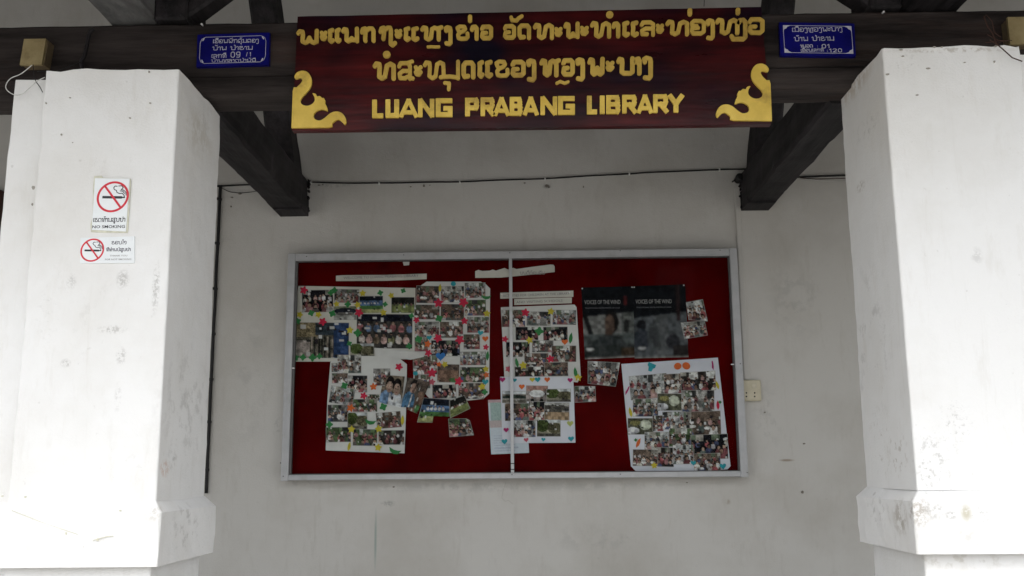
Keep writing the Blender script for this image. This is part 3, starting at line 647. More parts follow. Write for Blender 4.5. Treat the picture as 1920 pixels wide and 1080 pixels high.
row2 = [('ທ', 699, 743, 115, 152.5), ('ສ', 745, 778, 114, 152.5), ('ະ', 776, 793, 120, 148), ('ໝ', 793, 863, 113, 151.5), ('ດ', 865, 892, 113, 150), ('ເ', 895, 909, 113, 149), ('ເ', 909, 925, 112.5, 149), ('ຂ', 927, 956, 112, 147.5), ('ວ', 957, 986, 111.5, 147), ('ງ', 986, 1006, 110, 146),
        ('ຫ', 1011, 1052, 109.5, 146), ('ວ', 1052, 1078, 108.5, 145.5), ('ງ', 1078, 1097, 108, 144.5), ('ພ', 1101, 1134, 107.5, 145), ('ະ', 1135, 1152, 112, 138.5), ('ບ', 1155, 1190, 106.5, 143.5), ('າ', 1188, 1203, 105.5, 143), ('ງ', 1203, 1224, 105, 142.5)]
for ch, x0, x1, yt, yb in row2: sign_glyph(ch, x0, x1, yt, yb, 7.8 if ch in 'ະຂອສລໝ' else 9, M['gold_dull'])
sign_glyph('ໍ', 718, 733, 96, 111, 15, M['gold_dull']); sign_glyph('ຸ', 831, 846, 153, 172, 7, M['gold_dull']); sign_glyph('ຼ', 1041, 1068, 151, 160, 5.6, M['gold_dull'])
LT = {'L': [[(0, 1), (0, 0), (.9, 0)]], 'U': [[(0, 1), (0, 0), (1, 0), (1, 1)]], 'A': [[(0, 0), (.47, 1), (.53, 1), (1, 0)], [(.25, .22), (.75, .22)]],
      'N': [[(0, 0), (0, 1)], [(.06, 1), (.94, 0)], [(1, 0), (1, 1)]], 'G': [[(1, 1), (0, 1), (0, 0), (1, 0), (1, .44), (.62, .44)]], 'P': [[(0, 0), (0, 1), (.88, 1), (.95, .9), (.95, .56), (.88, .45), (0, .45)]],
      'R': [[(0, 0), (0, 1), (.88, 1), (.95, .9), (.95, .58), (.88, .47), (0, .47)], [(.48, .47), (1, 0)]], 'B': [[(0, 0), (0, 1), (.86, 1), (.92, .88), (.92, .62), (.82, .52), (0, .52)], [(.82, .52), (.97, .42), (.97, .1), (.88, 0), (0, 0)]],
      'I': [[(0, 0), (0, 1)]], 'Y': [[(0, 1), (.5, .48), (1, 1)], [(.5, .48), (.5, 0)]]}
row3 = [('L', 698, 721), ('U', 723, 749), ('A', 749, 784), ('N', 784, 815), ('G', 817, 849), ('P', 872, 899), ('R', 901, 928), ('A', 925, 956), ('B', 955.5, 980), ('A', 980.5, 1010), ('N', 1013, 1045), ('G', 1046, 1078),
        ('L', 1100, 1121), ('I', 1124, 1134), ('B', 1136, 1163), ('R', 1166, 1194), ('A', 1194, 1224), ('R', 1224, 1253), ('Y', 1252, 1282)]
for ch, x0, x1 in row3:
    t_ = ((x0 + x1) / 2 - 700) / 580; yt, yb = 187.5 - 10.5 * t_, 223 - 10.5 * t_; w = 9.6 if ch not in 'ANRB' else (8.2 if ch == 'A' else 8.9)
    def mp(p): return gpx((x0 + x1) / 2 if ch == 'I' else x0 + w / 2 + p[0] * (x1 - x0 - w), yb - w / 2 + (yt - yb + w) * p[1])
    bag = Bag(); strokes_bag(bag, [[mp(p) for p in s] for s in LT[ch]], w / 2 * KS, 1.05 * KS, Y_SIGN, .008, True); bag.out('letter', M['gold'], sg, fixn=False)
nag = [(110, 965), (120, 690), (150, 662), (180, 632), (192, 606), (178, 592), (142, 600), (133, 580), (150, 553), (185, 538), (225, 545), (252, 575), (262, 620), (250, 665), (218, 705), (190, 735), (177, 765), (190, 790), (225, 801), (260, 790), (283, 765), (282, 735), (268, 707),
       (292, 712), (303, 730), (322, 727), (340, 742), (352, 742), (364, 765), (362, 782), (372, 800), (382, 836), (362, 834), (340, 828), (310, 834), (285, 852), (276, 880), (290, 903), (325, 910), (360, 890), (400, 857), (440, 843), (480, 850), (508, 878), (521, 918), (508, 941), (493, 925), (468, 905), (445, 907), (415, 932), (388, 962)]
def catmull(P, n=3):
    o = []
    for i in range(len(P)):
        p = [np.array(P[(i + k) % len(P)], float) for k in (-1, 0, 1, 2)]
        if i in (0, len(P) - 1): o.append(tuple(p[1])); continue
        for k in range(n):
            t = k / n; o.append(tuple(.5 * (2 * p[1] + (p[2] - p[0]) * t + (2 * p[0] - 5 * p[1] + 4 * p[2] - p[3]) * t * t + (3 * p[1] - p[0] - 3 * p[2] + p[3]) * t ** 3)))
    return o
for side in (0, 1):
    pp = catmull(nag)
    if side == 0: poly = [gpx(*c1(x, y)) for x, y in pp]
    else: poly = [gpx(*c2(1865 - (x - 110) * 1.02, y - 53 - (1 - (x - 110) / 410) * 0)) for x, y in pp][::-1]
    Bag().prism(poly, Y_SIGN - .010, Y_SIGN).out('corner_ornament', M['gold'], sg)
# hanger wire loop showing over the top of the sign's left end
YBF = Y_BEAM - .012
Bag().tube([at(1320, 12, 3.43), at(1321, -6, 3.43), at(1321, -40, 3.6)], .0012, 5).out('hanging_wire', M['black'], sg)

# ------------------------------------------------------------------ blue enamel plates on the beam
def plate(quad, label, lines, ornate, nm):
    q = [at(x, y, YBF) for x, y in quad]; cen = sum(q, Vector()) / 4
    t = thing('house_number_plate', label, 'sign', cen, 'blue enamel plates on the beam')
    Bag().prism([(p.x, p.z) for p in q], YBF - .004, YBF + .014).out('plate', M['blue'], t)
    x0, x1 = q[0].x, q[1].x; z1, z0 = (q[0].z + q[1].z) / 2, (q[2].z + q[3].z) / 2
    sh = ((q[1].z + q[2].z) - (q[0].z + q[3].z)) / 2 / (x1 - x0); f = YBF - .0045
    def P(u, v): return (x0 + (x1 - x0) * u, z0 + (z1 - z0) * v + sh * (x1 - x0) * (u - .5))
    a, b_ = .045, .09; r = .07
    bd = Bag()
    if ornate:   # open frame with filled, notched corners
        strokes_bag(bd, [[P(a, b_), P(1 - a, b_), P(1 - a, 1 - b_), P(a, 1 - b_), P(a, b_)]], .0008, .0009, f, .0006)
        for cu, cv, su, sv in ((a, b_, 1, 1), (1 - a, b_, -1, 1), (1 - a, 1 - b_, -1, -1), (a, 1 - b_, 1, -1)):
            pl = [P(cu, cv), P(cu + su * .10, cv), P(cu + su * .055, cv + sv * .04), P(cu + su * .04, cv + sv * .09), P(cu + su * .015, cv + sv * .11), P(cu, cv + sv * .16)]
            bd.prism(pl, f - .0011, f - .0002)
    else:
        k = .07
        loop = [P(a + k, b_), P(1 - a - k, b_), P(1 - a - .02, b_ + .06), P(1 - a, b_ + .17), P(1 - a, 1 - b_ - .17), P(1 - a - .02, 1 - b_ - .06), P(1 - a - k, 1 - b_), P(a + k, 1 - b_), P(a + .02, 1 - b_ - .06), P(a, 1 - b_ - .17), P(a, b_ + .17), P(a + .02, b_ + .06), P(a + k, b_)]
        strokes_bag(bd, [loop], .0008, .0009, f, .0006)
        for cu, cv, su, sv in ((a, b_, 1, 1), (1 - a, b_, -1, 1), (1 - a, 1 - b_, -1, -1), (a, 1 - b_, 1, -1)):
            strokes_bag(bd, [[P(cu + su * .05, cv + sv * .04), P(cu + su * .035, cv + sv * .10)]], .0022, .0012, f, .0011)
    bd.out('border', M['enamel_white'], t)
    for text, u0, u1, v, hh, w in lines:
        s = P(u0, v); H_ = (z1 - z0) * hh; xs = (u1 - u0) * (x1 - x0) / lao_width(text, H_)
        bag = Bag(); lao_line(text, s[0], s[1], H_ * .9, w * .9, bag, f, .0006, xs / .9, cell=.0008); bag.out('lettering', M['enamel_white'], t, fixn=False)
plate([(371, 66), (506, 62), (505, 122), (369, 126)], 'blue enamel plate with 09 in white, left of the carved sign', [
    ('ເຮືອນພັກຄຸ້ມຄອງ', .22, .86, .72, .12, .0011), ('ບ້ານ ປ່າຂາມ', .22, .78, .50, .12, .0012), ('ເລກທີ', .21, .42, .26, .12, .0011), ('09', .47, .62, .26, .18, .0015), ('/ 1', .69, .76, .28, .13, .0010), ('ບ້ານຫຳລາດປ່າໄມ້ນີ', .21, .83, .125, .09, .0009)], False, 0)
plate([(1461, 43), (1601, 45), (1604, 107), (1463, 105)], 'blue enamel plate with 01 and 120 in white, right of the carved sign', [
    ('ເມືອງຫຼວງພະບາງ', .16, .84, .72, .13, .0012), ('ບ້ານ ປ່າຂາມ', .18, .72, .44, .13, .0012), ('ໝວດ', .26, .43, .25, .09, .0011), (':', .47, .52, .25, .09, .0010), ('01', .54, .66, .24, .12, .0014), ('ເຮືອນເລກທີ', .26, .57, .12, .09, .0009), (':120', .60, .82, .115, .11, .0012)], True, 0)

# ------------------------------------------------------------------ no smoking signs on the left pillar
def nosmoke(quad, label, circle, texts, glue):
    Yp = Y_PIL - .0060
    q = [at(x, y, Yp) for x, y in quad]; cen = sum(q, Vector()) / len(q)
    t = thing('no_smoking_sign', label, 'sign', cen, 'no smoking signs on the left pillar')
    if glue:
        rr = random.Random(4); g = [at(x, y, Yp) for x, y in glue]
        Bag().prism([(p.x, p.z) for p in g], Yp + .002, Yp + .0045).out('old_glue_edge', M['glue'], t)
    Bag().prism([(p.x, p.z) for p in q], Yp, Yp + .0045).out('sheet', M['vinyl'], t)
    cx_, cy_, rr_, wr = circle; p = at(cx_, cy_, Yp); k = Yp / F_PX; r = rr_ * k
    C_ = lambda u, v: (p.x + u * r + v * r * .07, p.z + v * r)
    red = Bag(); strokes_bag(red, [[C_(math.cos(a * math.pi / 20), math.sin(a * math.pi / 20)) for a in range(41)]], wr * k, .9 * k, Yp, .0005)
    red.out('red_ring', M['sticker_red'], t, fixn=False)
    cg = Bag(); strokes_bag(cg, [[C_(-.62, -.02), C_(.55, -.05)]], rr_ * .085 * k, .9 * k, Yp, .0004, True)
    strokes_bag(cg, [[C_(.66, -.05), C_(.78, -.05)]], rr_ * .05 * k, .7 * k, Yp, .0004, True); cg.out('cigarette', M['ink'], t, fixn=False)
    sm = Bag()
    strokes_bag(sm, [[C_(.2, .72), C_(.05, .74), C_(-.02, .62), C_(.04, .5), (C_(.18, .44)), C_(.24, .3), C_(.42, .22), C_(.6, .24), C_(.74, .1), C_(.78, .02)], [C_(.3, .74), C_(.5, .76), C_(.62, .62), C_(.5, .48), C_(.66, .46), C_(.84, .3), C_(.88, .1)], [C_(.44, .4), C_(.62, .38), C_(.76, .22)]], rr_ * .028 * k, .6 * k, Yp, .0004)
    sm.out('smoke', M['ink'], t, fixn=False)
    sl = Bag(); strokes_bag(sl, [[C_(-.62, .74), C_(.62, -.74)]], wr * .95 * k, .9 * k, Yp, .0009); sl.out('red_slash', M['sticker_red'], t, fixn=False)
    for kind, text, x0, x1, yb, h, mt in texts:
        s = at(x0, yb, Yp)
        if kind == 'lao':
            bag = Bag(); lao_line(text, s.x, s.z, h * k, .62 * k, bag, Yp, .0004, (x1 - x0) / h / lao_width(text, 1), cell=.5 * k); bag.out('lettering', M[mt], t, fixn=False)
        else: latin(text, s.x, s.z, h * k, M[mt], t, Yp, 'lettering', (x1 - x0) * k, bold=.012)
nosmoke([(178, 334), (243, 335), (236, 434), (172, 431)], 'upright no smoking sign reading NO SMOKING, the upper one on the left pillar', (211.5, 369, 29.3, 2.1),
        [('lao', 'ເຂດຫ້າມສູບຢາ', 174.5, 238, 416, 7.2, 'ink'), ('lat', 'NO SMOKING', 173, 237, 428, 5.8, 'ink')], [(176, 330), (190, 329), (192, 333), (244, 334.5), (245, 340), (239, 436), (200, 436), (170, 435), (169, 420), (173, 408), (174, 350)])
nosmoke([(151, 446), (252, 443), (252, 493), (150, 494)], 'small wide no smoking sign reading THANK YOU FOR NOT SMOKING, below the upright one', (173, 469, 21.5, 1.55),
        [('lao', 'ຂອບໃຈ', 209, 239, 458, 6, 'ink_grey'), ('lao', 'ທີ່ທ່ານບໍ່ສູບຢາ', 199, 247, 471, 5.2, 'ink_grey'), ('lat', 'THANK YOU', 206, 240, 481, 3.2, 'ink_soft'), ('lat', 'FOR NOT SMOKING', 197, 248, 488, 3.2, 'ink_soft')], None)

# ------------------------------------------------------------------ notice board
Y_FR, Y_FELT = 5.010, 5.056
nb = thing('notice_board', 'wide red felt notice board behind glass in an aluminium frame on the wall', 'notice board', (-.083, Y_WALL, 1.49))
kf = Y_FR / 5.1; BX0, BX1, BZ0, BZ1 = -1.289 * kf, 1.114 * kf, 1.55 - .059 * kf, 1.55 + 1.137 * kf; FW = .0385
Bag().box(BX0 + .01, BX1 - .01, Y_FELT, Y_WALL - .006, BZ0 + .01, BZ1 - .01).out('red_felt_panel', M['red'], nb)
def rail(name, x0, x1, z0, z1, y0=Y_FR, y1=Y_WALL - .003, mat=None, b=.002):
    return Bag().box(x0, x1, y0, y1, z0, z1, b).out(name, mat or M['alu'], nb)
rail('frame_rail', BX0 + FW + .0005, BX1 - FW - .0005, BZ1 - FW, BZ1); rail('frame_rail', BX0 + FW + .0005, BX1 - FW - .0005, BZ0, BZ0 + FW * .72)
rail('frame_rail', BX0, BX0 + FW, BZ0 - .003, BZ1 + .002); rail('frame_rail', BX1 - FW, BX1, BZ0 - .003, BZ1 + .002)
gx0, gx1, gz0, gz1 = BX0 + FW, BX1 - FW, BZ0 + FW * .72, BZ1 - FW
xm = at(959, 690, Y_FR).x
rail('glass_channel', gx0 + .001, gx1 - .001, gz1 - .006, gz1 - .0005, Y_FR + .006, Y_FR + .03, M['alu_dark'], 0)
rail('glass_channel', gx0 + .001, gx1 - .001, gz0 + .0005, gz0 + .004, Y_FR + .006, Y_FR + .03, M['alu_dark'], 0)
rail('glass_channel', gx0 + .0005, gx0 + .012, gz0 + .005, gz1 - .007, Y_FR + .010, Y_FR + .03, M['alu_dark'], 0)
rail('glass_channel', gx1 - .008, gx1 - .0005, gz0 + .005, gz1 - .007, Y_FR + .010, Y_FR + .03, M['alu_dark'], 0)
# slim meeting stile of the sliding panes, a little crooked like the real one
xa, xb = at(957, 487, Y_FR).x, at(961, 889, Y_FR).x
v = []
for x, z in ((xa, gz1 - .001), (xb, gz0 + .001)):
    v += [(x - .008, Y_FR + .004, z), (x + .008, Y_FR + .004, z), (x + .008, Y_FR + .02, z), (x - .008, Y_FR + .02, z)]
Bag().add(v, [(0, 1, 2, 3), (4, 7, 6, 5), (0, 4, 5, 1), (1, 5, 6, 2), (2, 6, 7, 3), (3, 7, 4, 0)]).out('meeting_stile', M['alu'], nb)
for py in (869, 880):
    p = at(961, py, Y_FR); Bag().box(p.x - .0085, p.x + .0085, Y_FR + .0032, Y_FR + .02, p.z - .0022, p.z + .0022).out('lock_band', M['black'], nb)
for (px, py) in ((549, 690), (1374, 683)):
    p = at(px, py, Y_FR); Bag().box(p.x - .008, p.x + .008, Y_FR + .002, Y_FR + .012, p.z - .003, p.z + .003, .001).out('pane_pull', M['pin'], nb)
for k, (x0, x1, yy) in enumerate(((gx0 + .002, xm + .006, Y_FR + .013), (xm - .006, gx1 - .002, Y_FR + .019))):
    mesh('glass_pane', [(x0, yy, gz0 + .002), (x1, yy, gz0 + .002), (x1, yy, gz1 - .002), (x0, yy, gz1 - .002)], [(0, 1, 2, 3)], M['glass'], nb)
for px, py in ((575, 481), (757, 478), (956, 474), (1163, 470), (1350, 469), (531, 893), (960, 890), (1163, 889), (1388, 682), (1401, 886), (526, 868)):
    p = at(px, py, Y_FR); Bag().tube([(p.x, Y_FR - .0012, p.z), (p.x, Y_FR + .002, p.z)], .0032, 8).out('screw', M['alu_dark'], nb)

# ---- printed pictures
SKIN = [(.30, .17, .11), (.24, .13, .085), (.36, .22, .15)]
CLOTH = [(.55, .53, .52), (.45, .43, .45), (.32, .06, .07), (.30, .12, .13), (.06, .08, .18), (.05, .05, .06), (.12, .10, .09), (.42, .24, .22), (.10, .13, .12), (.5, .48, .42), (.2, .05, .06)]
def paint(kind, nx, ny, seed):
    rg = random.Random(seed); nr = np.random.RandomState(seed & 0xffff)
    U, V_ = np.meshgrid((np.arange(nx) + .5) / nx, (np.arange(ny) + .5) / ny); asp = nx / ny
    im = np.zeros((ny, nx, 3))
    def fill(mask, c_, jit=.12): im[mask] = np.array(c_) * (1 + jit * (nr.rand(int(mask.sum()), 1) - .5) * 2)
    def ell(cx_, cy_, rx, ry, c_, jit=.1): fill(((U - cx_) / rx) ** 2 + ((V_ - cy_) / ry) ** 2 < 1, c_, jit)
    def person(x, y, s, shirt=None, skin=None):
        c_ = shirt or rg.choice(CLOTH); sk = skin or rg.choice(SKIN)
        ell(x, y + s * 1.55, s * .95 / asp * 1.1, s * 1.25, c_, .25); ell(x, y - s * .12, s * .52 / asp, s * .66, (.015, .013, .014)); ell(x, y + s * .12, s * .42 / asp, s * .5, sk)
    if kind in ('crowd', 'class', 'dark', 'pale'):
        top = {'crowd': rg.choice([(.05, .04, .035), (.20, .19, .18), (.05, .075, .04), (.34, .33, .31), (.10, .16, .06), (.14, .09, .06)]), 'class': (.16, .11, .08), 'dark': (.015, .015, .02), 'pale': (.34, .35, .35)}[kind]
        fill(V_ < 2, tuple(t * .7 for t in top), .3); fill(V_ < .4, top, .35)
        for k in range(3): x = rg.random(); fill((abs(U - x) < .06 + rg.random() * .08) & (V_ < .2 + rg.random() * .2), rg.choice([(.5, .5, .48), (.05, .05, .05), (.3, .28, .24), (.12, .16, .1)]), .2)
        for row in range(3):
            s = .085 + row * .045; n = rg.randint(4, 7) - row
            for k in range(n): person((k + .5 + rg.uniform(-.4, .4)) / n, .30 + row * .21 + rg.uniform(-.06, .06), s)
        if kind == 'class':
            for k in range(3): ell(rg.random(), rg.uniform(.55, .9), .1, .06, (.6, .6, .58))
    elif kind == 'field':
        fill(V_ < 2, (.06, .17, .035), .25); fill(V_ < .28, (.012, .016, .03), .4); fill((V_ > .28) & (V_ < .55), (.05, .13, .28), .2); fill(V_ > .74, (.30, .31, .10), .2)
        for k in range(5): person(.25 + k * .13, .36, .05, rg.choice([(.5, .5, .5), (.3, .32, .4)]))
    elif kind == 'lawn':
        fill(V_ < 2, (.20, .24, .06), .25); fill(V_ < .45, (.02, .02, .018), .5)
        for k in range(6): person(.15 + k * .14, .40, .05)
    elif kind == 'boat':
        fill(V_ < 2, (.34, .34, .31), .15); fill(V_ < .18, (.22, .24, .14), .3); ell(.5, .35, .48, .2, (.02, .025, .04)); ell(.5, .55, .4, .12, (.16, .15, .14)); person(.72, .62, .1, (.5, .5, .5)); fill(V_ > .82, (.4, .4, .37))
    elif kind == 'tent':
        fill(V_ < 2, (.11, .10, .07), .5); fill(U > .72, (.02, .06, .17), .15); fill((U < .3) & (V_ > .5), (.34, .28, .25), .25); fill((V_ < .42) & (U < .45), (.22, .17, .08), .6); fill((U > .4) & (U < .72) & (V_ < .35), (.04, .06, .08), .3)
        for k in range(9): x = .34 + k * .045; fill((abs(U - x) < .012) & (V_ > .4), rg.choice([(.25, .2, .16), (.03, .03, .03)]))
    elif kind == 'group':
        fill(V_ < 2, (.05, .045, .04), .3); fill(V_ < .22, (.012, .014, .03), .4)
        for k in range(7): person(.07 + k * .145, .28 + rg.uniform(-.03, .03), .085, rg.choice([(.08, .15, .28), (.34, .10, .11), (.55, .55, .55), (.15, .3, .5), (.3, .09, .1)]))
        for k in range(7): person(.1 + k * .13, .62 + rg.uniform(-.03, .03), .09, rg.choice([(.36, .30, .14), (.42, .25, .22), (.2, .2, .08), (.5, .42, .38), (.14, .1, .06)]))
    elif kind == 'tree':
        fill(V_ < 2, (.28, .26, .18), .2); fill(V_ < .2, (.45, .48, .5), .1); ell(.25, .35, .28, .36, (.07, .10, .02), .6); ell(.75, .5, .3, .3, (.11, .10, .05), .6); fill(V_ > .8, (.12, .11, .09), .3)
    elif kind == 'river':
        fill(V_ < 2, (.38, .25, .13), .15); fill(V_ < .55, (.10, .09, .075), .5); fill(V_ < .15, (.32, .32, .3), .2)
        for k in range(5): ell(rg.random(), rg.uniform(.15, .5), .15, .05, rg.choice([(.3, .28, .26), (.05, .05, .05)]), .3)
    elif kind == 'hill':
        fill(V_ < 2, (.17, .15, .12), .3); fill(V_ < .3, (.42, .45, .48), .1); fill((V_ > .3 + .3 * np.abs(U - .5)) & (V_ < .62), (.04, .06, .05), .4); fill((V_ > .62) & (V_ < .72), (.3, .28, .24), .3)
    elif kind == 'house':
        fill(V_ < 2, (.24, .20, .19), .3); fill(V_ < .35, (.30, .15, .12), .2); ell(.5, .5, .33, .22, (.6, .6, .62)); person(.3, .75, .1, (.02, .02, .02)); person(.7, .75, .1, (.02, .02, .02))
    elif kind == 'food':
        fill(V_ < 2, (.10, .10, .06), .5); ell(.68, .42, .22, .3, (.42, .45, .34), .1); ell(.2, .75, .25, .2, (.5, .5, .55), .2); ell(.3, .3, .2, .15, (.22, .2, .05), .4)
    elif kind == 'people2':   # two children in school shirts
        fill(V_ < 2, (.20, .15, .10), .3); ell(.3, .92, .34, .42, (.12, .24, .42), .12); ell(.72, .95, .3, .42, (.52, .54, .58), .1)
        for x, y in ((.36, .33), (.7, .38)): ell(x, y - .06, .19, .24, (.015, .012, .012)); ell(x, y + .07, .15, .19, (.38, .24, .17)); ell(x - .05, y + .05, .02, .02, (.05, .03, .03)); ell(x + .05, y + .05, .02, .02, (.05, .03, .03)); ell(x, y + .17, .05, .02, (.3, .1, .09))
        fill((abs(U - .42) < .05) & (V_ > .6), (.55, .56, .6))
    elif kind == 'people1':
        fill(V_ < 2, (.12, .09, .07), .3); ell(.42, .95, .5, .5, (.04, .16, .30), .15); ell(.55, .24, .26, .2, (.015, .012, .012)); ell(.55, .34, .2, .17, (.34, .2, .14)); ell(.48, .33, .03, .02, (.04, .02, .02)); ell(.64, .33, .03, .02, (.04, .02, .02)); ell(.56, .43, .06, .02, (.3, .1, .09)); fill((abs(U - .6) < .05) & (V_ > .55), (.5, .5, .52))
    elif kind == 'earth':
        fill(V_ < 2, (.20, .11, .07), .35); fill(V_ < .35, (.13, .09, .07), .4); ell(.75, .85, .2, .12, (.06, .2, .05))
    elif kind == 'form':
        fill(V_ < 2, (.55, .60, .66), .05); fill((V_ < .52) & (V_ > .06) & (U > .05) & (U < .95), (.34, .44, .42), .15); fill((V_ < .52) & (V_ > .38), (.48, .40, .40), .1); fill(V_ < .06, (.5, .34, .36))
        for k in range(7): fill((abs(V_ - (.66 + k * .045)) < .008) & (U > .1) & (U < .3 + rg.random() * .6), (.42, .46, .55))
    elif kind == 'film1':
        fill(V_ < 2, (.006, .007, .009), .3)
        m_ = V_ > .42 - .06 * U; fill(m_, (.075, .085, .085), .35); fill(m_ & (U < .75) & (V_ < .66), (.17, .17, .165), .15)
        ell(.56, .50, .135, .16, (.01, .009, .009)); ell(.52, .53, .095, .13, (.10, .065, .05)); fill((abs(U - .5) < .07) & (V_ > .6) & (V_ < .74), (.09, .055, .042)); ell(.5, .95, .4, .28, (.035, .04, .042), .3)
        fill((abs(U - .05 - (V_ - .4) * .4) < .05) & (V_ > .36) & (V_ < .66), (.008, .008, .009)); fill((U > .76) & (V_ > .38) & (V_ < .66), (.10, .105, .10), .6); ell(.84, .56, .06, .1, (.02, .02, .02)); fill(V_ > .82, (.03, .034, .034), .3); fill((U > .74) & (V_ > .85), (.045, .03, .02), .5)
        fill(V_ > .975, (.22, .21, .2), .1); fill((U > .80) & (U < .86) & (V_ > .15) & (V_ < .26), (.1, .015, .015))
    elif kind == 'film2':  # grey veil and upright band paint reflections into the print
        fill(V_ < 2, (.006, .007, .009), .3); m_ = V_ > .45 - .07 * U; fill(m_, (.085, .092, .10), .25); fill((abs(U - .5) < .13) & (V_ > .42), (.10, .105, .11), .25)
        ell(.15, .55, .09, .08, (.012, .012, .015)); ell(.14, .75, .15, .16, (.035, .04, .05), .2); ell(.36, .7, .11, .2, (.06, .065, .07), .2); ell(.72, .78, .13, .1, (.025, .025, .03), .5); fill((U > .72) & (V_ > .83), (.02, .017, .017), .3); fill((abs(U - .84) < .03) & (V_ < .5), (.028, .016, .017)); fill(V_ > .978, (.2, .2, .19))
        ell(.15, .86, .07, .02, (.5, .5, .5))
    if kind == 'film1': ell(.12, .86, .07, .02, (.5, .5, .5))
    def blur(a):
        p = np.pad(a, ((1, 1), (1, 1), (0, 0)), 'edge'); return (p[:-2, 1:-1] + p[2:, 1:-1] + p[1:-1, :-2] + p[1:-1, 2:] + 3 * a) / 7
    def soft(n):
        g = nr.rand(ny // n + 2, nx // n + 2).repeat(n, 0).repeat(n, 1)[:ny, :nx, None]; return blur(blur(g))
    if kind in ('film1', 'film2'):
        im = blur(blur(im)); im = im * (.55 + .9 * soft(4)) * (.8 + .4 * soft(2))
    elif kind != 'form':   # print grain of a small snapshot: uneven light, people, things
        im = im * (.45 + .95 * soft(5)) * (.75 + .5 * soft(2)); im = im * .68 + im.mean(2, keepdims=True) * .32
        for k in range(max(2, nx * ny // 160)):
            a, b_ = rg.random(), rg.random(); m_ = (abs(U - a) < rg.uniform(.02, .05)) & (abs(V_ - b_) < rg.uniform(.02, .06)); im[m_] = rg.choice([(.5, .5, .5), (.03, .03, .03), (.03, .025, .03), (.4, .39, .38)])
        im = (im ** 1.12) * 1.25
    return np.clip(im, 0, .75)

def quadgrid(name, corners, kind, seed, Y, parent, cells=None, border=True, shape=None):
    """printed sheet: corners (TL, TR, BR, BL) in photo pixels on the plane Y; a fine grid carries the print"""
    c = [at(x, y, Y) for x, y in corners]
    wpx = math.hypot(corners[1][0] - corners[0][0], corners[1][1] - corners[0][1]); hpx = math.hypot(corners[3][0] - corners[0][0], corners[3][1] - corners[0][1])
    nx, ny = cells or (max(8, int(wpx * .8)), max(6, int(hpx * .8)))
    im = paint(kind, nx, ny, seed)
    if border: im[0, :] = im[-1, :] = (.33, .32, .31); im[:, 0] = im[:, -1] = (.33, .32, .31)
    base = rootloc(parent) if parent is not None else (c[0] + c[1] + c[2] + c[3]) / 4
    bow = .0012
    vs = []
    for j in range(ny):
        for i in range(nx):
            u, v = i / (nx - 1), j / (ny - 1)
            p = c[0] * (1 - u) * (1 - v) + c[1] * u * (1 - v) + c[2] * u * v + c[3] * (1 - u) * v
            if parent is None:
                e_ = max(abs(2 * u - 1), abs(2 * v - 1)) ** 5 * (.4 + .6 * noise.noise(Vector((seed * 3.1 + u * 2, v * 2, 0))) ** 2 * 4)
                p = p + Vector((0, -min(.0065, .0045 * e_), 0))
            vs.append(p)
    fs = []
    for j in range(ny - 1):
        for i in range(nx - 1):
            if shape and not shape((i + .5) / (nx - 1), (j + .5) / (ny - 1)): continue
            a = j * nx + i; fs.append((a, a + nx, a + nx + 1, a + 1))
    n = len(vs)
    # turned-back rim gives the sheet its thickness
    rim = [j * nx + i for i, j in [(i, 0) for i in range(nx)] + [(nx - 1, j) for j in range(1, ny)] + [(i, ny - 1) for i in range(nx - 2, -1, -1)] + [(0, j) for j in range(ny - 2, 0, -1)]]
    if not shape:
        vs += [vs[k] + Vector((0, .0004, 0)) for k in rim]; m_ = len(rim)
        fs += [(rim[k], rim[(k + 1) % m_], n + (k + 1) % m_, n + k) for k in range(m_)]
    me = bpy.data.meshes.new(name); me.from_pydata([tuple(v - base) for v in vs], [], fs); me.materials.append(M['print'])
    ca = me.color_attributes.new('Col', 'FLOAT_COLOR', 'POINT')
    col = np.ones((len(vs), 4)); col[:nx * ny, :3] = im.reshape(-1, 3); 
    if len(vs) > nx * ny: col[nx * ny:, :3] = .5
    ca.data.foreach_set('color', col.ravel())
    if parent is not None: return link(name, me, parent)
    return link(name, me, None, base)

def sheet(name, outline, Y, mat, parent, th=.0006):
    p = [at(x, y, Y) for x, y in outline]
    return Bag().prism([(q.x, q.z) for q in p], Y, Y + th).out(name, mat, parent)

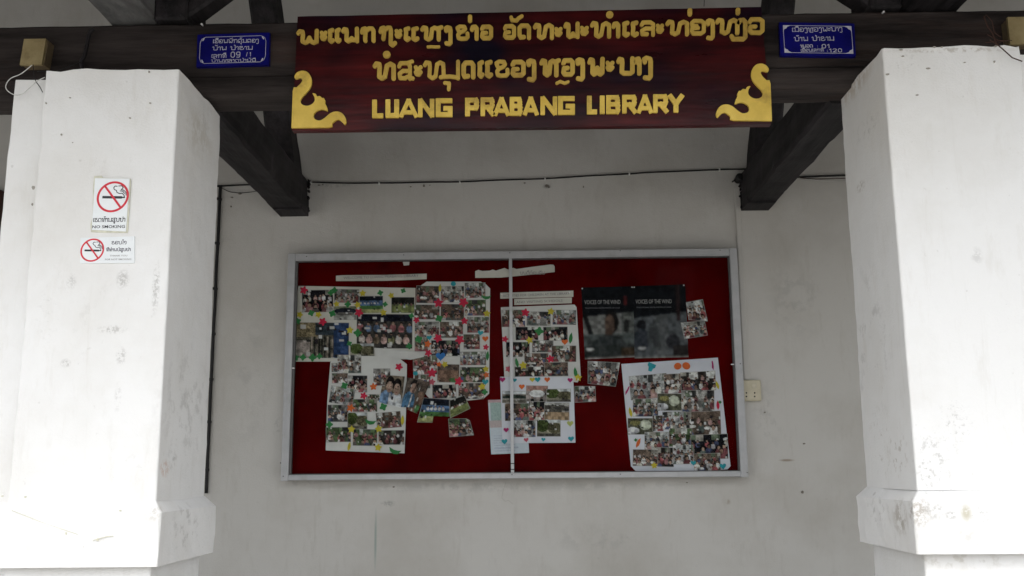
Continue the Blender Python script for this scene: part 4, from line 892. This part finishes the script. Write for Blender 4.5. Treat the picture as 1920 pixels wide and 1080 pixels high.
# ---- die-cut stickers, shared meshes
SC = {'red': (.52, .02, .06), 'orange': (.62, .13, .03), 'yellow': (.52, .43, .04), 'green': (.035, .20, .06), 'blue': (.03, .16, .45), 'teal': (.03, .30, .36), 'magenta': (.38, .02, .14), 'pink': (.50, .10, .14), 'lime': (.42, .46, .15)}
for k_, c_ in SC.items(): M['s_' + k_] = flat('craft_paper_' + k_, c_, .65, .2)
def shape_poly(kind):
    if kind == 'flower': return [(math.cos(a * math.pi / 15) * (.86 + .24 * math.cos(a * math.pi / 3)), math.sin(a * math.pi / 15) * (.86 + .24 * math.cos(a * math.pi / 3))) for a in range(30)]
    if kind == 'star': return [(math.cos(R(90 + k * 36)) * (1.1 if k % 2 == 0 else .62), math.sin(R(90 + k * 36)) * (1.1 if k % 2 == 0 else .62)) for k in range(10)]
    if kind == 'clover': return [(math.cos(a * math.pi / 14) * (.88 + .2 * math.cos(a * math.pi * 4 / 14)), math.sin(a * math.pi / 14) * (.88 + .2 * math.cos(a * math.pi * 4 / 14))) for a in range(28)] 
    if kind == 'heart': return [(math.sin(t) ** 3, (13 * math.cos(t) - 5 * math.cos(2 * t) - 2 * math.cos(3 * t) - math.cos(4 * t)) / 16) for t in [2 * math.pi * k / 26 for k in range(26)]]
    if kind == 'leaf': return [(0, -1.4), (.42, -.6), (.45, .2), (.1, 1.4), (-.3, .7), (-.42, -.1), (-.3, -.8)]
    if kind == 'crescent': return [(-1.2, .5), (-.9, -.3), (-.2, -.7), (.6, -.6), (1.2, .1), (.5, .0), (-.3, .1)]
    if kind == 'disc': return [(math.cos(a * math.pi / 9), math.sin(a * math.pi / 9) * .9) for a in range(18)]
    if kind == 'pot': return [(-1, 1), (1, 1), (1, .2), (.6, -.2), (.5, -1), (-.3, -1.1), (-.6, -.1), (-1, .2)]
    if kind == 'chili': return [(-.5, -1.5), (.1, -.6), (.5, .4), (.7, 1.3), (.3, 1.2), (0, .4), (-.5, -.5)]
_sm = {}
def sticker(kind, color, px, py, size, Y, parent, rot=0.0):
    if (kind, color) not in _sm:
        b = Bag().prism(shape_poly(kind), -.05, .05); me = bpy.data.meshes.new('sticker'); me.from_pydata(b.v, [], b.f)
        bm = bmesh.new(); bm.from_mesh(me); bmesh.ops.recalc_face_normals(bm, faces=bm.faces); bm.to_mesh(me); bm.free()
        me.materials.append(M['s_' + color]); _sm[(kind, color)] = me
    s = size * Y / F_PX; o = link('sticker', _sm[(kind, color)], parent, at(px, py, Y) - rootloc(parent), (0, rot, 0)); o.scale = (s, .008, s)
    return o
def pin(px, py, Y, parent):
    p = at(px, py, Y)
    return Bag().tube([(p.x, Y - .003, p.z), (p.x, Y - .001, p.z), (p.x, Y, p.z)], [.0028, .0036, .0024], 7).out('pushpin', M['pin'], parent)

YB0 = Y_FELT - .0012
def poster(name, label, outline, mat, photos, stickers, Y, group='photo collages pinned to the red board', pins=(), seed=0):
    cen = sum((at(x, y, Y) for x, y in outline), Vector()) / len(outline)
    t = thing(name, label, 'poster', cen, group)
    sheet('sheet', outline, Y, mat, t)
    for k, ph in enumerate(photos):
        x0, y0, x1, y1 = ph[:4]; gx, gy = (x1 - x0) * .035, (y1 - y0) * .04; x0 -= gx; x1 += gx; y0 -= gy; y1 += gy; kind = ph[4] if len(ph) > 4 else 'crowd'; rot = R(ph[5]) if len(ph) > 5 else R(random.Random(seed + k).uniform(-1.3, 1.3))
        mx_, my_ = (x0 + x1) / 2, (y0 + y1) / 2
        cs = [(mx_ + (x - mx_) * math.cos(rot) - (y - my_) * math.sin(rot), my_ + (x - mx_) * math.sin(rot) + (y - my_) * math.cos(rot)) for x, y in ((x0, y0), (x1, y0), (x1, y1), (x0, y1))]
        quadgrid('photo', cs, kind, seed * 101 + k * 7 + 3, Y - .0008 - k * .00022, t)
    for k, (kd, co, x, y, s) in enumerate(stickers):
        sticker(kd, co, x, y, s, Y - .0012 - len(photos) * .00022 - k * .00005, t, random.Random(seed * 9 + k).uniform(-.5, .5) if kd not in ('heart', 'crescent') else random.Random(seed + k).uniform(-.15, .15))
    for x, y in pins: pin(x, y, Y - .001 - len(photos) * .00022, t)
    return t
f, s_, g_, h_, l_ = 'flower', 'star', 'clover', 'heart', 'leaf'
poster('photo_poster', 'cream collage poster at the top left of the board with two large group photos',
       [(559.5, 536), (779, 540), (778.5, 600), (778, 673), (620, 678), (547.5, 678)], M['paper_warm'],
       [(568, 545, 623, 584, 'dark'), (628, 543, 672, 567, 'crowd'), (627, 575, 668, 599, 'boat'), (675, 556, 717, 586, 'field'), (735, 558, 776, 586, 'lawn'), (553, 607, 651, 669, 'tent', .5), (672, 591, 770, 651, 'group', .5), (658, 645, 700, 670, 'tree')],
       [(f, 'red', 569.6, 544, 7.5), (g_, 'green', 627, 544, 6), (g_, 'green', 620, 549, 5.5), (s_, 'yellow', 680, 550, 6.5), (g_, 'green', 713, 549, 5.5), (s_, 'yellow', 733.5, 554, 6), (g_, 'green', 756, 545, 5), (s_, 'yellow', 631, 570, 6), (g_, 'green', 652, 570.5, 6), (s_, 'yellow', 670.5, 571.5, 6.5), (g_, 'green', 722, 570.5, 5),
        (s_, 'yellow', 562, 590, 6.5), (g_, 'green', 583.5, 587, 6), (s_, 'yellow', 597, 590, 6.5), (g_, 'green', 623, 588, 6.5), (f, 'red', 673, 586, 8), (s_, 'yellow', 719, 586, 6.5), (g_, 'green', 771.5, 592, 5), (f, 'red', 605, 603, 7.5), (g_, 'green', 558.5, 602, 6), (s_, 'yellow', 656, 619, 7), (g_, 'green', 670.5, 624, 7.5), (g_, 'green', 655, 644, 5),
        (g_, 'green', 555, 670.5, 6), (g_, 'green', 568, 670, 6), (g_, 'green', 586, 670.5, 7), (g_, 'green', 599, 668, 5.5), (g_, 'green', 767, 649, 6)], YB0 - .004, pins=((561, 538),), seed=1)
poster('photo_poster', 'tall collage poster with clipped corners just left of the centre divider, dotted with red flowers',
       [(781, 541), (800, 528), (901, 528), (911, 533), (919, 541), (917, 738), (906, 748), (878, 751), (806, 748), (775, 712)], M['paper'],
       [(782, 537, 822, 567.5, 'class'), (828, 537.5, 869, 566), (872.5, 531, 909, 558, 'pale'), (778, 572, 823, 598, 'class'), (827.5, 571, 869, 600), (872.5, 563, 910, 591), (779, 604, 822, 631), (826, 604, 867, 632.5, 'class'), (877, 595, 916, 623), (778, 633, 802, 658), (810, 639, 861, 667, 'dark'), (870, 627.5, 899, 654, 'class'),
        (776, 668, 819, 701, 'class'), (821, 684, 860, 716, 'earth'), (864, 660, 910, 684, 'pale'), (864, 689, 908, 716), (812, 722, 854, 746, 'dark'), (861, 719, 906, 747, 'class'), (778, 703, 806, 727)],
       [(f, 'red', 822, 568, 8.5), (f, 'red', 869, 567, 8.5), (f, 'red', 781, 600, 6), (f, 'red', 871, 602, 6.5), (f, 'red', 821, 634, 8), (f, 'red', 862, 637, 8.5), (f, 'red', 803, 662, 6.5), (f, 'red', 911, 651, 5.5), (s_, 'orange', 802, 645, 7), (h_, 'orange', 910, 635, 6), (h_, 'blue', 826, 668, 9), ('disc', 'teal', 850, 532, 5), ('crescent', 'green', 912, 556, 8), (g_, 'green', 823, 597, 7), (g_, 'green', 785, 636, 7),
        (l_, 'green', 914, 667, 7), (l_, 'yellow', 825, 540, 6), (s_, 'yellow', 913, 588, 7), (h_, 'teal', 901, 624, 5.5), (h_, 'teal', 805, 633, 5), ('disc', 'teal', 779, 700, 4.5), (f, 'red', 810, 699, 8.5), (f, 'red', 860, 715, 8), (f, 'pink', 810, 716, 6), (s_, 'orange', 823, 683, 5), (s_, 'yellow', 834, 683, 6), (s_, 'yellow', 911, 692, 6), (s_, 'orange', 912, 703, 6), (h_, 'teal', 910, 716, 6), (s_, 'yellow', 904, 725, 7), (g_, 'green', 909, 735, 5.5)],
       YB0 - .0030, pins=((905, 744),), seed=2)
poster('photo_poster', 'lower left collage poster with cut photos, orange flowers and a green crescent sticker',
       [(619.5, 679), (640, 667), (744, 668), (763, 683), (762, 740), (761.4, 767), (758.5, 850), (610.7, 844.5), (613.6, 751)], M['paper'],
       [(622, 681, 639, 697), (623, 700, 651.5, 718, 'class'), (634, 666.5, 676, 698.6, 'crowd', 0), (652.5, 705, 687.5, 734.6, 'dark'), (701, 692, 731, 722), (620, 727, 663, 757, 'pale', 9), (687.5, 739.5, 711, 751), (615.5, 760, 652, 790), (663, 749, 706, 771.5), (652.5, 774.5, 687.5, 803.6, 'tree'), (707, 773.5, 750.7, 801.7, 'crowd', -5), (612.6, 801.7, 656.4, 828, 'crowd'), (663, 805.6, 706, 834.8, 'crowd'), (711, 807.5, 756.6, 833)],
       [(f, 'red', 748, 688, 7), (f, 'orange', 700, 725, 6.5), (f, 'red', 681.7, 742, 6.5), (f, 'orange', 657.4, 765, 7), (g_, 'green', 645.7, 723, 6.5), (g_, 'green', 718.6, 763, 7), ('crescent', 'green', 695, 790, 9), (l_, 'yellow', 754.6, 788, 7), (s_, 'yellow', 659, 805, 7), (s_, 'yellow', 710, 804, 7), (l_, 'yellow', 654.5, 837, 6.5), (s_, 'yellow', 709, 839, 7), ('crescent', 'green', 741, 844.5, 10), (g_, 'green', 617.5, 796, 6.5)],
       YB0 - .0104, seed=3)
poster('photo_poster', 'white collage poster just right of the centre divider under two paper strips, with leaf stickers',
       [(939, 576), (1077, 571), (1081, 576), (1089, 706), (1083, 717), (1060, 714), (946, 712)], M['paper'],
       [(942, 582, 983.5, 612, 'class'), (988.6, 585, 1031, 610), (1037.5, 582, 1079, 608, 'pale'), (968, 613.5, 1008, 637, 'dark'), (1020, 613.5, 1063, 638, 'dark'), (950, 642, 991.7, 668.5, 'dark'), (999, 639, 1036.5, 660), (1035.5, 649, 1079, 677.6), (984.5, 663, 1027, 690, 'class'), (967, 688, 1022, 705.5), (1022, 680, 1064, 704.5, 'class')],
       [(f, 'red', 985, 586, 7.5), (s_, 'yellow', 1033, 584, 7), (g_, 'green', 1011, 621, 8), (s_, 'yellow', 993, 638, 7), (f, 'red', 947, 636, 6), (h_, 'orange', 1059, 641, 6), (l_, 'green', 1070, 634, 8), (f, 'red', 1032, 673, 7), (s_, 'yellow', 981, 685, 7.5), (l_, 'green', 969, 680, 7), (s_, 'pink', 953, 692, 6), (l_, 'green', 1079, 699, 8), (s_, 'yellow', 1084, 708, 7)],
       YB0 - .001, pins=((941, 579), (1077, 574), (1084, 711)), seed=4)
poster('photo_poster', 'small square white poster below the leaf collage, edged with hearts and holding eight photos',
       [(937.7, 706.5), (1075, 706.5), (1079, 830), (942, 831)], M['paper_cool'],
       [(943, 734, 986.6, 755, 'hill'), (987.6, 724, 1026, 752, 'house'), (1026, 730, 1069, 753, 'tree'), (948, 757, 990.6, 788), (992.7, 754, 1022, 788, 'dark'), (1022, 756, 1066, 787, 'river'), (964, 789, 1003, 818.5, 'pale'), (1008, 788, 1049.7, 817.5, 'tree')],
       [(h_, 'magenta', 942, 711.6, 5.5), (h_, 'teal', 965, 712.6, 4), (h_, 'yellow', 998, 711.6, 5), (h_, 'teal', 1008, 711.6, 5.5), (h_, 'orange', 1026, 711.6, 5.5), (h_, 'magenta', 1069, 712.6, 5), (h_, 'orange', 978.4, 725, 5.5), (h_, 'magenta', 949, 806, 5), (h_, 'teal', 946, 827.7, 5.5), (h_, 'pink', 986.6, 824.6, 4.5), (h_, 'teal', 1018.8, 824, 4), (h_, 'teal', 1070.7, 822.6, 5.5), (h_, 'lime', 1069, 794, 6)],
       YB0 - .0055, seed=5)
poster('photo_poster', 'large white collage poster at the lower right of the board with a teal pot sticker',
       [(1165, 682.5), (1346, 670.5), (1370, 874), (1364, 880), (1337, 882), (1192, 883.5), (1183, 874)], M['paper_cool'],
       [(1183, 704, 1249.5, 746, 'pale', -5), (1246, 702, 1279.6, 736.7, 'class', -3), (1278.4, 698, 1340, 732, 'crowd', -3), (1188, 748.7, 1232.7, 780), (1234, 739, 1277, 769, 'food'), (1279.6, 733, 1337.4, 771.6, 'crowd'), (1178.5, 785, 1224, 813.7, 'food'), (1224, 780, 1243.5, 807.7, 'class'), (1243.5, 772.8, 1284.4, 804, 'pale'), (1284.4, 772.8, 1349.4, 816, 'class', -2), (1210, 811, 1253, 842.6, 'pale'), (1255.6, 804, 1296.5, 836.6, 'crowd'),
        (1297.7, 816, 1362.7, 859.5, 'dark', -2), (1188, 843.8, 1232.7, 872.7, 'class'), (1234, 840, 1262.8, 874, 'crowd'), (1262.8, 835.4, 1299, 869, 'pale'), (1302.5, 851, 1349.4, 882, 'class', -2)],
       [('pot', 'teal', 1220.6, 688.5, 7.5), ('disc', 'orange', 1270.7, 686.6, 7), ('disc', 'orange', 1286.8, 686, 7.5), ('chili', 'magenta', 1336, 685, 6), ('chili', 'magenta', 1176, 732, 6), (l_, 'yellow', 1345, 722, 6), (l_, 'yellow', 1182, 772.8, 7), (l_, 'red', 1346, 759.5, 6.5), (l_, 'orange', 1196.6, 830.5, 7), (g_, 'green', 1192, 825, 3), (g_, 'green', 1350, 754, 3), (s_, 'yellow', 1226.7, 872.7, 6), (h_, 'teal', 1355.5, 874, 6), (h_, 'teal', 1300, 868, 5)],
       YB0 - .002, pins=((1174, 686),), seed=6)

def loose(name, label, corners, kind, Y, cat='photo', group='loose photos pinned to the board', seed=0, border=True, shape=None, cells=None):
    o = quadgrid(name, corners, kind, seed, Y, None, border=border, shape=shape, cells=cells); return tag(o, label, cat, group)
loose('loose_photo', 'loose green pitch photo with one cut away corner, hanging under the clipped corner collage', [(794, 745.5), (843, 749), (843, 793), (782, 792)], 'field', YB0 - .013, seed=31, shape=lambda u, v: not (u > .48 and v > .72))
loose('loose_photo', 'tilted loose photo of green grass, right of the cut pitch photo', [(843, 751), (871, 741), (882, 766), (844, 784.5)], 'lawn', YB0 - .0145, seed=32)
loose('loose_photo', 'lone crowd photo with a rounded corner, lowest of the loose photos on bare red felt', [(840.5, 785), (880, 784.5), (888.7, 816), (843, 819.6)], 'crowd', YB0 - .001, seed=33, shape=lambda u, v: not (u + (1 - v) > 1.86))
loose('cutout_photo', 'brown earth photo slanting behind the boy in the blue shirt', [(783, 714), (807, 716), (782, 776), (764, 768)], 'earth', YB0 - .0142, seed=34, border=False)
loose('cutout_photo', 'cut out photo of two smiling children, one in a blue shirt and one in white', [(720, 703), (759, 706), (752, 765), (711, 754)], 'people2', YB0 - .0150, seed=35, border=False, cells=(34, 46), shape=lambda u, v: not (v < .1 and u < .2) and not (u < .12 and v < .4))
loose('cutout_photo', 'cut out photo of one boy in a bright blue shirt', [(764, 708), (794, 712), (775, 764), (752, 763)], 'people1', YB0 - .0158, seed=36, border=False, cells=(30, 44))
loose('loose_photo', 'upper one of the two small overlapping photos right of the black film posters', [(1286, 567), (1317.6, 561), (1327, 602.6), (1291, 600)], 'pale', YB0 - .004, seed=37)
loose('loose_photo', 'lower one of the two small overlapping photos right of the black film posters', [(1276, 605), (1321, 601), (1327, 629), (1283, 636)], 'pale', YB0 - .0048, seed=38)
loose('loose_photo', 'loose crowd photo pinned below the left black film poster', [(1102, 676.6), (1162.6, 680), (1154.5, 725), (1102, 719.5)], 'crowd', YB0 - .001, seed=39)
loose('loose_photo', 'small grey crowd photo touching the right side of the heart edged poster', [(1077, 724), (1116, 724), (1117.5, 753), (1077, 755)], 'pale', YB0 - .001, seed=40)
o = loose('printed_form', 'pale blue printed form sticking out behind the heart edged poster', [(915, 750), (987, 748), (992, 849), (921, 852)], 'form', YB0 - .0008, 'paper', None, 41, False, cells=(50, 70))
# film posters
def film(kind, q, label, Y, seed, tx, logo):
    cen = sum((at(x, y, Y) for x, y in q), Vector()) / 4
    t = thing('film_poster', label, 'poster', cen, 'black film posters'); quadgrid('print', q, kind, seed, Y, t, cells=(56, 76), border=False)
    k = Y / F_PX; s = at(tx, 570.5 - (tx - 1096) * .012, Y)
    latin('VOICES OF THE WIND', s.x, s.z, 8 * k, M['ink_soft'], t, Y - .0003, 'title', 68 * k)
    s = at(tx + 1, 579 - (tx - 1096) * .012, Y); latin('TRADITIONAL INSTRUMENTS OF LAOS', s.x, s.z, 2.6 * k, M['ink_grey'], t, Y - .0003, 'subtitle', 66 * k)
    for x, y in ((q[0][0] + 2, q[0][1] + 2), (q[1][0] - 3, q[1][1] + 2)): pin(x, y, Y - .0006, t)
film('film_poster' and 'film1', [(1089.7, 539), (1188, 536.6), (1190, 669.7), (1096.6, 674)], 'left one of two black VOICES OF THE WIND posters, showing a seated musician', YB0 - .0012, 51, 1096, 0)
film('film2', [(1187, 536.6), (1285, 533), (1291, 669.7), (1190, 672)], 'right one of two black VOICES OF THE WIND posters, grey reflections painted into its print', YB0 - .0020, 52, 1192, 0)
# paper strips
def strip(outline, label, text, tx, Y, mat=M['paper_warm'], pins=()):
    o = sheet('sheet', outline, Y, mat, None); me = o.data; bpy.data.objects.remove(o)
    cen = sum((at(x, y, Y) for x, y in outline), Vector()) / len(outline)
    t = thing('paper_strip', label, 'paper strip', cen, 'white paper strips on the red felt')
    sheet('sheet', outline, Y, mat, t); k = Y / F_PX
    if text:
        x0, x1, yb, h, rot = tx; s = at(x0, yb, Y); l = latin(text, 0, 0, h * k, M['ink_grey'], None, 0, 'lettering', (x1 - x0) * k)
        l.parent = t; l.location = Vector((s.x, Y - .0005, s.z)) - cen; l.rotation_euler = (0, -rot, 0)
    for x, y in pins: pin(x, y, Y - .0006, t)
    return t
strip([(630, 517), (641, 516), (722, 515.5), (800, 513), (800, 523.5), (722, 526.5), (630, 527)], 'narrow paper strip reading WELCOME TO LUANG PRABANG LIBRARY above the top left collage', 'WELCOME TO LUANG PRABANG LIBRARY', (644, 788, 523.5, 5.2, .02), YB0 - .001)
t = strip([(891, 508.5), (897, 506), (904, 508), (918, 507.5), (924, 505.5), (930, 507.5), (938, 505), (946, 502.5), (953, 505.5), (962, 502), (968, 504.5), (976, 503.5), (1000, 500), (1032, 496), (1038, 496.5), (1040, 500), (1040, 510), (1000, 514.5), (965, 518), (938, 520.5), (891, 521)], 'torn edged blank paper strip crossing behind the top of the centre divider', None, None, YB0 - .001)
s = at(975, 515, YB0); bag = Bag(); lao_line('ຍິນດີຕ້ອນຮັບ', s.x, s.z, 5.5 * YB0 / F_PX, .0014, bag, YB0 - .001, .0004, 1.2, cell=.0012); bag.out('lettering', M['ink_soft'], t, fixn=False)
strip([(938, 549), (1075, 545), (1075, 556.5), (938, 560)], 'upper of two stacked paper strips, longer, reading ACTIVITIES FOR CHILDREN AT THE LIBRARY', 'ACTIVITIES FOR CHILDREN AT THE LIBRARY', (943, 1070, 557, 4.6, .026), YB0 - .0015, pins=((941, 552), (1068, 548)))
strip([(964, 560.5), (1072, 557.5), (1072, 568.5), (964, 572)], 'lower, shorter of two stacked paper strips, reading AND VISITING SCHOOLS', 'AND VISITING SCHOOLS', (968, 1056, 569, 4.6, .028), YB0 - .001)
strip([(702, 652), (740, 655), (779, 659), (794, 664), (795, 669), (770, 674.5), (735, 670), (704, 668)], 'curled blank white paper slip lying over the foot of the top left collage', None, None, YB0 - .0145, M['paper'])
strip([(755, 490), (768, 489), (767, 497), (757, 498)], 'tiny torn white paper scrap caught under the top rail of the board', None, None, YB0 - .001, M['paper'])

# ------------------------------------------------------------------ wires and fittings on the wall
YC = Y_WALL - .012
def run(name, label, pts, r, mat, Y=YC, cat='cable', group=None, sub=4):
    P = [at(x, y, Y) for x, y in pts]; Q = []
    for i in range(len(P) - 1):
        for k in range(sub):
            t_ = k / sub; a = P[max(i - 1, 0)]; b_ = P[i]; c_ = P[i + 1]; d = P[min(i + 2, len(P) - 1)]
            Q.append(.5 * (2 * b_ + (c_ - a) * t_ + (2 * a - 5 * b_ + 4 * c_ - d) * t_ * t_ + (3 * b_ - a - 3 * c_ + d) * t_ ** 3))
    Q.append(P[-1]); cen = P[len(P) // 2]
    t = thing(name, label, cat, cen, group); Bag().tube(Q, r, 7).out('sheath', mat, t, smooth=True); return t
t = run('wall_cable', 'black cable clipped across the wall between the two dark timbers above the board', [(576, 341), (600, 342), (660, 343.5), (711, 343), (745, 343), (800, 341.5), (862, 341), (940, 337.5), (1022, 335), (1100, 330), (1180, 326), (1215, 323.5), (1290, 320.5), (1349, 318), (1400, 317)], .0042, M['black'])
for x, y in ((583, 341.5), (711, 343), (862, 341), (1022, 335), (1180, 325.5), (1349, 318)):
    p = at(x, y, YC); Bag().box(p.x - .004, p.x + .004, YC - .006, YC + .014, p.z - .007, p.z + .007, .0015).out('cable_clip', M['white_cable'], t)
run('wall_cable', 'taut black cable end between the left pillar and the left dark timber', [(400, 349), (430, 348), (460, 346.5), (505, 345)], .0046, M['black'])
run('wall_cable', 'thin black wire sagging under the taut cable beside the left pillar', [(400, 347), (418, 354), (432, 360), (450, 362), (470, 360), (490, 357), (510, 354)], .0018, M['black'])
t = run('wall_cable', 'thick black cable dropping down the wall along the back edge of the left pillar', [(413, 350), (411.5, 380), (409, 440), (405.5, 500), (403.5, 560), (400, 620), (397.5, 680), (394.5, 740), (392, 800), (389, 860), (386.5, 925)], .0088, M['black'])
for y in (372, 455, 540, 625, 710, 790, 880):
    x = 411 - (y - 352) * .0465; p = at(x + 1, y, YC); Bag().box(p.x - .011, p.x + .011, YC - .010, YC + .014, p.z - .010, p.z + .004, .002).out('cable_clip', M['black'], t)
run('wall_cable', 'black cable from the right dark timber to the right pillar, above brown strands', [(1480, 333), (1510, 331.5), (1550, 330), (1590, 328.5)], .0050, M['black'])
run('thin_wire', 'brown frayed strand hanging below the black cable at the right pillar', [(1500, 333.5), (1530, 335.5), (1560, 335), (1595, 334)], .0022, M['twig'])
run('thin_wire', 'pale loose strand, lowest of the wires running to the right pillar', [(1510, 336), (1540, 339), (1565, 339.5), (1595, 340)], .0014, M['white_cable'])
p = at(1383, 338, Y_WALL)
t = thing('cable_insulator', 'black round cable insulator fixed beside the end of the right dark timber', 'insulator', p)
Bag().tube([(p.x, Y_WALL - .065, p.z), (p.x, Y_WALL - .06, p.z), (p.x, Y_WALL - .035, p.z), (p.x, Y_WALL - .03, p.z), (p.x, Y_WALL - .01, p.z), (p.x, Y_WALL, p.z)], [.012, .022, .022, .013, .02, .02], 12).out('knob', M['black'], t)
Bag().tube([at(1373, 341, YC), at(1380, 336, YC - .03), at(1392, 328, YC - .03), at(1400, 318, YC)], .004, 6).out('wire_tail', M['black'], t)
# trunking to the socket
pa, pb_ = at(1383, 396, Y_WALL), at(1391, 712, Y_WALL)
t = thing('cable_trunking', 'thin white plastic trunking running down the wall beside the right edge of the board', 'trunking', (pa.x, Y_WALL, pb_.z))
Bag().box(pa.x - .014, pa.x + .016, Y_WALL - .012, Y_WALL - .001, pb_.z, at(1380, 352, Y_WALL).z, .002).out('channel', M['wall'], t)
Bag().box(pa.x - .010, pa.x + .012, Y_WALL - .0135, Y_WALL - .0125, pb_.z, at(1380, 352, Y_WALL).z).out('cover', M['wall'], t)
a, b_ = at(1391, 712.5, Y_WALL - .03), at(1428, 751.5, Y_WALL - .03)
t = thing('wall_socket', 'ivory double socket with a switch, partly hidden by the right edge of the notice board', 'socket', ((a.x + b_.x) / 2, Y_WALL, (a.z + b_.z) / 2))
Bag().box(a.x - .03, b_.x, Y_WALL - .034, Y_WALL - .002, b_.z, a.z, .004).out('box', M['ivory'], t)
Bag().box(a.x - .026, b_.x - .008, Y_WALL - .038, Y_WALL - .0345, b_.z + .005, a.z - .005, .001).out('face_plate', M['ivory'], t)
p = at(1414, 723, Y_WALL - .038); Bag().box(p.x - .012, p.x + .012, Y_WALL - .0415, Y_WALL - .0384, p.z - .014, p.z + .012, .0015).out('switch', M['ivory_light'], t)
for x, y in ((1399.5, 736.7), (1399.5, 743.5), (1415, 736.7), (1415, 743.5)):
    p = at(x, y, Y_WALL - .038); Bag().tube([(p.x, Y_WALL - .0392, p.z), (p.x, Y_WALL - .036, p.z)], .0042, 10).out('socket_hole', M['black'], t)

# junction boxes on the beam
def jbox(x0, x1, y0, y1, label, taper):
    Yf = Y_BEAM - .055; a, b_ = at(x0, y0, Yf), at(x1, y1, Yf)
    t = thing('junction_box', label, 'junction box', ((a.x + b_.x) / 2, Y_BEAM, b_.z), 'tan junction boxes on the beam')
    Bag().prism([(a.x + taper, a.z), (b_.x + taper, a.z), (b_.x, b_.z), (a.x, b_.z)], Yf, Yf + .012).out('lid', M['tan'], t)
    Bag().prism([(a.x + taper + .003, a.z - .003), (b_.x + taper + .004, a.z - .003), (b_.x + .004, b_.z + .003), (a.x + .003, b_.z + .003)], Yf + .0125, Y_BEAM + .01).out('case', M['tan_dark'], t); return t
jbox(41, 78, 73, 121, 'tan square junction box on the beam above the left pillar', .008)
jbox(1889, 1935, 32, 82, 'tan junction box on the beam at the right edge over the right pillar', 0)
run('loose_cable', 'white cable looping out from under the left junction box past the pillar top', [(60, 122), (40, 138), (20, 147), (11, 160), (14, 170), (28, 178), (42, 176), (55, 166), (70, 152), (84, 145)], .0016, M['white_cable'], 3.13)
run('loose_cable', 'thin dark wire hanging from the left junction box across the pilaster corner', [(62, 121), (63, 135), (66, 150), (74, 162), (80, 173)], .0014, M['black'], 3.13)
run('conduit', 'black conduit bent down the beam above the left pillar', [(176, 54), (168, 62), (163, 85), (158, 106), (153, 114), (154, 128)], .0075, M['tie'], Y_BEAM - .022, 'conduit')
run('loose_cable', 'thin black wire drooping from the bent conduit towards the left junction box', [(152, 116), (142, 120), (125, 127), (105, 133), (70, 134)], .0018, M['black'], Y_BEAM - .03)
run('loose_cable', 'black wire curving down behind the strut above the left end of the beam', [(338, 28), (350, 36), (357, 48)], .002, M['black'], Y_BEAM - .02)
for nm, px, py in (('left', 378, 45), ('right', 1657, 22)):
    p = at(px, py, Y_BEAM - .012); o = Bag().tube([(p.x, p.y - .004, p.z), (p.x, p.y, p.z), (p.x, p.y + .02, p.z)], [.002, .0042, .002], 7).out('nail_head', M['pin'], None, origin=p)
    tag(o, 'tiny white nail head near the top of the beam, towards the %s pillar' % nm, 'nail')
# dry twigs caught on top of the right pillar
rr = random.Random(11); t = thing('dry_creeper', 'dry brown creeper stems caught between the beam and the top of the right pillar', 'creeper', at(1865, 80, 3.09))
for k, pts in enumerate(([(1845, 30), (1852, 50), (1862, 62), (1866, 80), (1870, 84)], [(1868, 78), (1880, 92), (1900, 108), (1918, 116)], [(1848, 80), (1860, 78), (1875, 76), (1895, 74)], [(1855, 75), (1868, 84), (1876, 78)], [(1842, 34), (1850, 26), (1858, 40), (1864, 60), (1878, 70)], [(1850, 66), (1866, 74), (1886, 80)])):
    P = [at(x + rr.uniform(-2, 2), y + rr.uniform(-2, 2), 3.085 + rr.uniform(-.01, .0)) for x, y in pts]
    Bag().tube(P, .0022 if k < 2 else .0015, 5).out('stem', M['twig'], t)
p = at(1650, 12, Y_BEAM)
print('objects', len(bpy.data.objects), 'polys', sum(len(m.polygons) for m in bpy.data.meshes))
